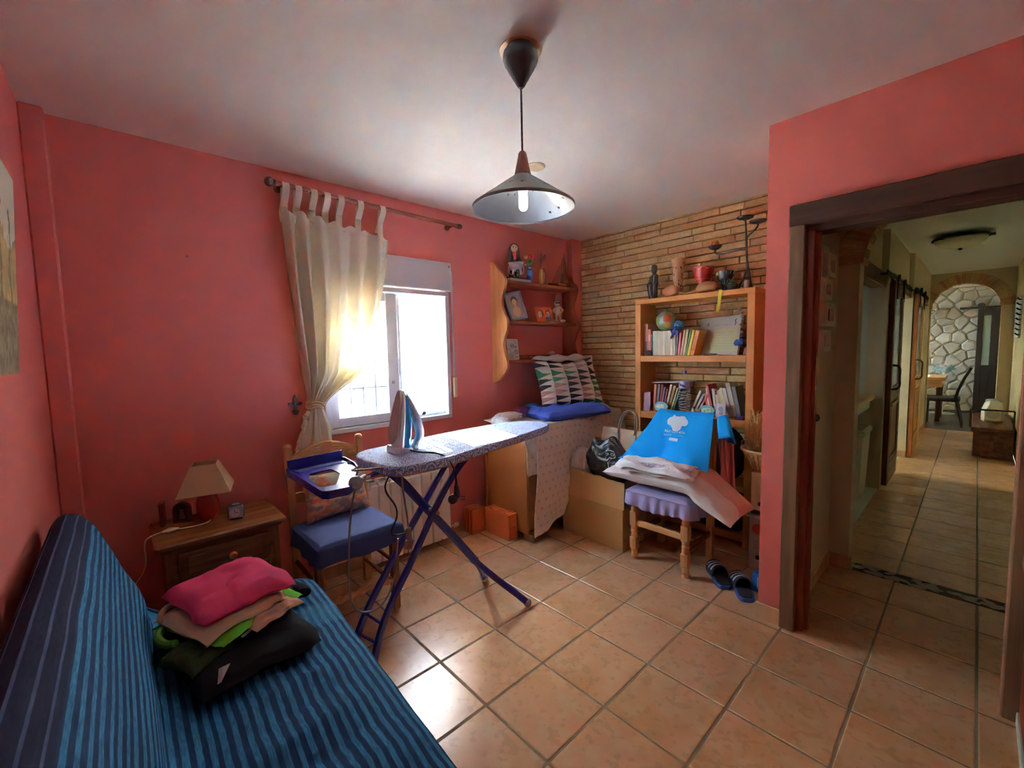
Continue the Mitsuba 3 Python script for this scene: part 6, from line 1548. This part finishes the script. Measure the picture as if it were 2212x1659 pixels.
for y in (YA, YB):
    wood(t + '__leg', turned_leg(FX, y, .44), 1, 'z', smooth=40)
for y in (YA, YB):
    wood(t + '__leg', cat(hull(np.vstack([bx(RX - .022, RX + .022, y - .02, y + .02, 0, .45).vertices])), hull(np.vstack([bx(RX - .022, RX + .022, y - .02, y + .02, .45, .46).vertices, bx(RX + .01, RX + .045, y - .02, y + .02, .94, .955).vertices]))), 1, 'z')
wood(t + '__seat', bx(FX - .03, RX + .02, YB - .03, YA + .03, .425, .462, .008), 1, 'y')
wood(t + '__stretcher', bx(FX - .012, FX + .012, YB + .02, YA - .02, .235, .275, .004), 2, 'y')
for y in (YA, YB): wood(t + '__stretcher', bx(FX + .02, RX - .02, y - .011, y + .011, .155, .19, .004), 0, 'x')
wood(t + '__stretcher', bx(FX + .17, FX + .195, YB + .01, YA - .01, .16, .185, .004), 0, 'y')
wood(t + '__back_rail', cat(bx(RX + .012, RX + .036, YB, YA, .86, .95, .006)), 1, 'y'); wood(t + '__back_rail', bx(RX + .004, RX + .026, YB, YA, .66, .72, .006), 1, 'y')
t = thing('seat_cover', 'lavender gathered seat cover on the pine chair', 'seat cover')
lav = M('#8f88a6', .8, spec=.25)
def top_(s):
    def f(u, v):
        a, b = 2 * u - 1, 2 * v - 1
        e = np.clip(1 - np.abs(a) ** 9, 0, 1) ** .5 * np.clip(1 - np.abs(b) ** 9, 0, 1) ** .5
        return (FX + RX) / 2 - .022 + a * .218, (YA + YB) / 2 + b * .222, .482 + s * .018 * e
    return f
m1, _ = surf(top_(1), 24, 24); m2, _ = surf(top_(-1), 24, 24); m2.faces = m2.faces[:, ::-1]
add(t + '__pad', cat(m1, m2), lav, smooth=True)
s_ = skirt(0, .445, 0, .425, .486, .098, .010, 17, 3, .022)
v = s_.vertices.copy(); s_.vertices = np.c_[FX - .045 + v[:, 1], YA + .035 - v[:, 0], v[:, 2]]
s_.fix_normals()
add(t + '__frill', s_, lav, smooth=True)
t = thing('pink_pillow', 'large pale pink pillow across the chair seat, one end hanging down', 'pillow')
m, uv = pillow(.42, .92, .14, 44, .016, 21, 3.4, .03)
v = m.vertices
Yp = 1.315 + v[:, 1]
sag = np.where(Yp < 1.20, (1.20 - Yp), 0); ang = np.radians(30) * np.clip(sag / .10, 0, 1)
zz_ = .590 + v[:, 2] * np.cos(ang) - sag * np.sin(ang) - .12 * np.clip(Yp - 1.62, 0, 1)
Yn = np.where(sag > 0, 1.20 - sag * np.cos(ang) - v[:, 2] * np.sin(ang), Yp)
m.vertices = np.c_[2.69 + v[:, 0], Yn, zz_]
n1 = meshkit.fbm(np.c_[uv * 6, uv[:, 0] * 0 + 2], 3)
side_ = (uv[:, 0] + .12 * (n1 - .5)) < .34
pc_ = np.where(side_[:, None], lin('#d8d0c2') * (.9 + .2 * n1[:, None]), lin('#cf9f84'))
pc_ = np.where((Yp > 1.48)[:, None], lin('#d8ccc2') * (.92 + .16 * n1[:, None]), pc_)
add(t + '__cover', m, 'vertex_cloth', smooth=True, color=pc_)
t = thing('white_pyjamas', 'crumpled white and cream garments lying on the pink pillow', 'clothes')
cm = fold(.19, .50, .05, 2, 91, .024)
vv_ = cm.vertices.copy()
cm.vertices = vv_ + np.c_[0 * vv_[:, 0], .02 * (meshkit.noise(vv_ * 12) - .5), .03 * (meshkit.noise(vv_ * np.array([14, 9, 4]) + 3) - .5)]
add(t + '__folds', xf(cm, (2.545, 1.395, .650), rz=6, ry=-10), M('#d8d2c8', .9, spec=.15), smooth=True)
add(t + '__trim', tube(spline([(2.49, 1.56, .676), (2.485, 1.50, .684), (2.50, 1.42, .682), (2.51, 1.34, .684), (2.505, 1.27, .676), (2.53, 1.20, .669)], 60) + .006 * np.sin(np.arange(60)[:, None] * np.array([0, 1.1, 1.7])), .011, 8), M('#b7a9b4', .9))
add(t + '__cord', tube(spline([(2.575, 1.34, .704), (2.545, 1.28, .699), (2.52, 1.225, .684), (2.555, 1.19, .682), (2.575, 1.24, .699)], 30), .0045, 6), M('#d2cdc4', .8))
t = thing('tshirt', 'bright blue t-shirt with white cloud print hanging over the chair back', 't-shirt')
tb = M('#0c8fd8', .8, spec=.2)
def shirt_pt(u, v):
    # u across (0 = left, larger y), v from the top of the chair back down to the hem
    top = np.stack([2.945 + 0 * u, 1.572 - .40 * u, .982 + 0 * u])
    yl, yr = 1.560 + .15 * v, 1.170 - .060 * v
    y = yl + (yr - yl) * u
    z = .990 + .004 * np.cos(u * 7) - (.355 + .07 * np.clip(u - .55, 0, 1) * 2) * v - .02 * np.sin(u * math.pi * 2) * v
    z = z - .10 * np.clip(u - .84, 0, 1) * 6 * np.clip(v - .8, 0, 1) * 3
    x = 2.885 - .27 * v ** 1.3 + .0 * u
    fo = .020 * np.sin(u * 9 + 4 * v + 1) * v + .034 * (meshkit.noise(np.stack([u * 5, v * 4, 0 * u + 2], -1)) - .5) * v + .010 * np.sin((u * 2.2 + v) * 9) * np.clip(v - .6, 0, 1)
    rest = .655 + .035 * np.clip((x - 2.60) / .1, 0, 1) - .5 * np.clip(.20 - (y - 1.0), 0, .2) - .06 * np.clip(1.25 - y, 0, 1)
    z = np.where(u < .86, np.maximum(z, rest), z)
    curl = np.where(v < .06, .03 * (1 - v / .06), 0)
    return x + fo + curl, y, z
m, uv = surf(shirt_pt, 60, 60, .004)
add(t + '__front', m, tb, smooth=True)
def slv(u, v):
    a = u * 2 * math.pi
    cx_, cz_ = 2.90 - .02 * v, .972 - .135 * v
    return cx_ + .042 * np.cos(a) * (.8 + .2 * v), 1.110 - .030 * v + .050 * np.sin(a) * (.72 + .35 * v) + .006 * np.sin(a * 3), cz_ + .012 * np.sin(a * 2) - .02 * np.cos(a)
add(t + '__sleeve', surf(slv, 34, 20, .003)[0], tb, smooth=True)
hem = np.array([[float(np.asarray(c)) for c in slv(np.array(q), np.array(1.0))] for q in np.linspace(0, 1, 30)])
add(t + '__cuff', tube(hem, .006, 8), M('#0a5f9a', .8)); 
def on_shirt(poly_mesh, yc, zc, off=.0045):
    """Lays flat print (x right, y up) on the shirt's front."""
    mm = poly_mesh.subdivide().subdivide()
    v = mm.vertices
    us = (1.572 - (yc - v[:, 0])) / .40
    vs = np.clip((.99 - (zc + v[:, 1])) / .36, 0.07, 1)
    for _ in range(6):
        P = np.stack(shirt_pt(us, vs), -1)
        us = us + (P[:, 1] - (yc - v[:, 0])) / .42; vs = np.clip(vs + (P[:, 2] - (zc + v[:, 1])) / .37, 0, 1)
    P = np.stack(shirt_pt(us, vs), -1)
    mm.vertices = P + np.array([-off, -.001, off * .35]) + np.c_[-v[:, 2], 0 * v[:, 2], 0 * v[:, 2]]
    mm.faces = mm.faces
    return mm
wp = M('#d5dde0', .8)
cloud = unary_union([Point(-.048, .0).buffer(.026), Point(-.012, .018).buffer(.033), Point(.030, .010).buffer(.030), Point(.050, -.002).buffer(.024), Point(.0, -.012).buffer(.040), Point(.005, -.030).buffer(.032), sbox(-.045, -.022, .05, .012)])
add(t + '__cloud_print', on_shirt(prism(cloud, 0, .0006), 1.400, .922), wp, smooth=False)
add(t + '__number_print', on_shirt(text_on('968 020 404', .0165, .0006), 1.400, .858), wp, smooth=False)
add(t + '__web_print', on_shirt(cat(xf(text_on('tcloud', .0125, .0006), (-.047, 0, 0)), xf(text_on('.com', .0115, .0006, False), (.050, .001, 0))), 1.398, .834), M('#a9cfe4', .8), smooth=False)
add(t + '__pill_print', on_shirt(prism(sbox(-.030, -.006, .030, .006).buffer(.003), 0, .0006), 1.395, .808), wp, smooth=False)
t = thing('salmon_cloth', 'salmon pink garment hanging from the chair back behind the blue t-shirt', 'garment')
def sal(u, v):
    y = 1.165 - .105 * u - .035 * v + .0 * u
    return 2.935 + .020 * np.sin(u * 9 + 2 * v) + .012 * np.sin(u * 19) - .02 * v, y, .875 - .405 * v - .02 * u + .01 * np.sin(u * 5)
add(t + '__folds', surf(sal, 30, 30, .005)[0], M('#c98072', .85, spec=.2), smooth=True)

# ---------------- dark things in the lower bookcase, file boxes, basket ----------------
t = thing('black_backpack', 'black rucksack in the dark lower part of the bookcase', 'bag')
add(t + '__body', lumpy((3.30, 1.22, .64), (.10, .12, .19), 31, .25), M('#100f12', .7), smooth=True)
add(t + '__strap', tube(spline([(3.22, 1.16, .78), (3.185, 1.13, .70), (3.19, 1.14, .58)], 14), .009, 8), M('#1d1b20', .6))
t = thing('black_case', 'black case on the floor of the bookcase, behind the chair', 'case')
add(t + '__body', bx(3.21, 3.40, 1.10, 1.62, .095, .38, .02), M('#100e10', .6)); add(t + '__handle', tube(spline([(3.205, 1.30, .30), (3.185, 1.33, .31), (3.185, 1.40, .31), (3.205, 1.43, .30)], 16), .007, 8), M('#2a272b', .5))
t = thing('storage_carton', 'brown carton in the lower bookcase seen below the chair seat', 'box')
add(t + '__body', bx(3.21, 3.40, 1.66, 1.88, .10, .34, .004), M('#8a6a48', .8)); add(t + '__tape', bx(3.2085, 3.2098, 1.66, 1.88, .20, .235), M('#a58d68', .5), smooth=False)
FXA = 2.93
def filebox(lab, z0, z1, y0, y1, c, bandc, circle, hz_):
    t = thing('file_box', lab, 'file box', 'file boxes at the wall end')
    add(t + '__body', bx(FXA, FXA + .30, y0, y1, z0, z1, .003), M(c, .7), smooth=False)
    add(t + '__finger_hole', xf(lathe([(0, -.001), (.014, -.001), (.014, .0015), (0, .0015)], 20), (FXA - .0006, y1 - .055, hz_), ry=90), M('#15110f', .8), smooth=False)
    add(t + '__base_band', bx(FXA - .001, FXA, y0 + .002, y1 - .002, z0 + .004, z0 + .03), M(bandc, .7), smooth=False)
    if circle: add(t + '__disc', xf(lathe([(0, -.001), (.032, -.001), (.032, .001), (0, .001)], 24), (FXA - .0008, y1 - .05, circle), ry=90), M('#a8321f', .6), smooth=False)
    add(t + '__print', cat(*[bx(FXA - .0008, FXA, y0 + .02, y1 - .03, z0 + (z1 - z0) * q, z0 + (z1 - z0) * q + .003) for q in (.42, .48, .54)]), M('#8d7a68', .7), smooth=False)
filebox('white archive file box with red disc on the floor at the wall end', .003, .345, .80, .952, '#a39a8c', '#b0a79a', .275, .088)
filebox('beige archive file box with dark base band, topmost of the pair at the wall end', .366, .640, .795, .945, '#a88c66', '#1a1614', None, .44)
t = thing('white_folder', 'thin white folder lying between the two file boxes', 'folder')
add(t, bx(FXA - .02, FXA + .30, .79, .975, .347, .364, .003), M('#aaa59a', .6))
t = thing('wicker_basket', 'woven straw basket on the file boxes at the wall end', 'basket')
bc = np.array([3.05, .905]); nb = 26
wk = M('#b08a54', .8)
def bk_pt(a, s):  # s 0 bottom .. 1 rim
    r = .085 + .060 * s
    return np.array([bc[0] + r * 1.05 * math.cos(a), bc[1] + r * math.sin(a) * .92, .644 + .125 * s])
def bshell(u, v):
    a = u * 2 * math.pi
    r = (.085 + .060 * v) * (1 + .02 * np.sin(u * 2 * math.pi * 24) * np.cos(v * 22))
    return bc[0] + r * 1.05 * np.cos(a), bc[1] + r * .92 * np.sin(a), .645 + .125 * v
add(t + '__weave', surf(bshell, 145, 24, .006)[0], wk, smooth=True)
add(t + '__rim', tube([bk_pt(a, 1.02) for a in np.linspace(0, 2 * math.pi, 40)], .009, 8), wk)
add(t + '__bottom', lathe([(0, .643), (.082, .643), (.085, .652), (0, .652)], 26, (bc[0], bc[1], 0)), wk)
for a in np.linspace(0, 2 * math.pi, nb + 1)[:-1]:
    add(t + '__stake', tube([bk_pt(a, -.02) + 0, bk_pt(a, .5) * [1, 1, 1], bk_pt(a, 1)], .0035, 5), M('#8f6a3a', .8))
t = thing('dried_wheat', 'bunch of dried wheat ears standing in the straw basket', 'dried plant')
ws = []
for k in range(90):
    a = rng.uniform(0, 6.28); r = rng.uniform(.0, .055)
    b = np.array([bc[0] - .01 + r * math.cos(a) * .6, bc[1] + .035 + r * math.sin(a) * .6, .68])
    e = np.array([bc[0] - .015 + 1.5 * r * math.cos(a), bc[1] + .03 + 1.2 * r * math.sin(a), rng.uniform(.80, 1.03)])
    ws.append(tube([b, (b + e) / 2, e], .0022, 4))
    d_ = (e - b) / np.linalg.norm(e - b)
    for q in range(5):
        c = e - d_ * .012 * q
        ws.append(xf(ball((0, 0, 0), (.0055, .0055, .011), 1), c + rng.uniform(-.005, .005, 3), ry=rng.uniform(-30, 30), rx=rng.uniform(-30, 30)))
add(t, cat(*ws), M('#b98f52', .85)); tag(t, None, kind='stuff')
t = thing('plastic_wrap', 'clear crinkled plastic wrap at the left rim of the straw basket', 'wrapper')
add(t, lumpy((2.97, .985, .795), (.045, .040, .050), 55, .6), 'clear_plastic', smooth=True)
t = thing('blue_carton', 'small bright blue carton standing on the floor at the wall end', 'box')
add(t + '__box', xf(bx(0, .16, -.085, .0, .003, .115, .003), (2.66, .842, 0), rz=-6), M('#1c62b0', .45), smooth=False)
add(t + '__print', xf(cat(bx(-.0012, 0, -.060, -.055, .03, .095), bx(-.0012, 0, -.048, -.040, .03, .095), bx(-.0012, 0, -.034, -.030, .03, .095)), (2.66, .842, 0), rz=-6), M('#9fc3e6', .5), smooth=False)
# striped slippers
def slipper(x, y, rz, lab):
    t = thing('slipper', lab, 'slipper', 'pair of striped slippers')
    f = lambda m: xf(m, (x, y, .001), rz=rz)
    out_ = spline([(-.135, 0), (-.125, -.034), (-.08, -.046), (0, -.048), (.07, -.060), (.115, -.050), (.138, 0), (.115, .046), (.07, .056), (0, .046), (-.08, .044), (-.125, .034), (-.135, 0)], 60)[:-1]
    P = Polygon(out_)
    add(t + '__sole', f(rounded(P, 0, .022, .006)), M('#1d3f7c', .6), smooth=50)
    add(t + '__footbed', f(prism(P.buffer(-.009), .0215, .026)), M('#0d0d12', .8), smooth=False)
    def strap(u, v):
        xx = -.030 + .150 * u
        w = np.interp(xx, [-.03, 0, .07, .115, .138], [.044, .050, .062, .052, .03])
        th = v * math.pi
        return xx + 0 * v, -np.cos(th) * w, .016 + np.sin(th) ** .8 * (.074 - .030 * u)
    sm, suv = surf(strap, 50, 30, .004)
    add(t + '__strap', sm, M('#12131b', .8), smooth=True)
    for k in range(3):
        u0 = .20 + .24 * k
        st_, _ = surf(lambda u, v: tuple(np.asarray(c) * 1 + o for c, o in zip(strap(u0 + .10 * u, .10 + .80 * v), (0, 0, .0022))), 6, 26, .0015)
        add(t + '__stripe', f(st_), M('#b6bcc4', .7), smooth=True)
    k_ = [k for k in scene if k.startswith(t + '__strap')][-1]
    scene[k_]['to_world'] = T().translate([x, y, .001]).rotate([0, 0, 1], rz)
slipper(2.672, 1.032, 36, 'blue slipper with white stripes, the one nearer the chair leg')
slipper(2.632, .885, 30, 'blue slipper with white stripes, the one nearer the red wall edge')
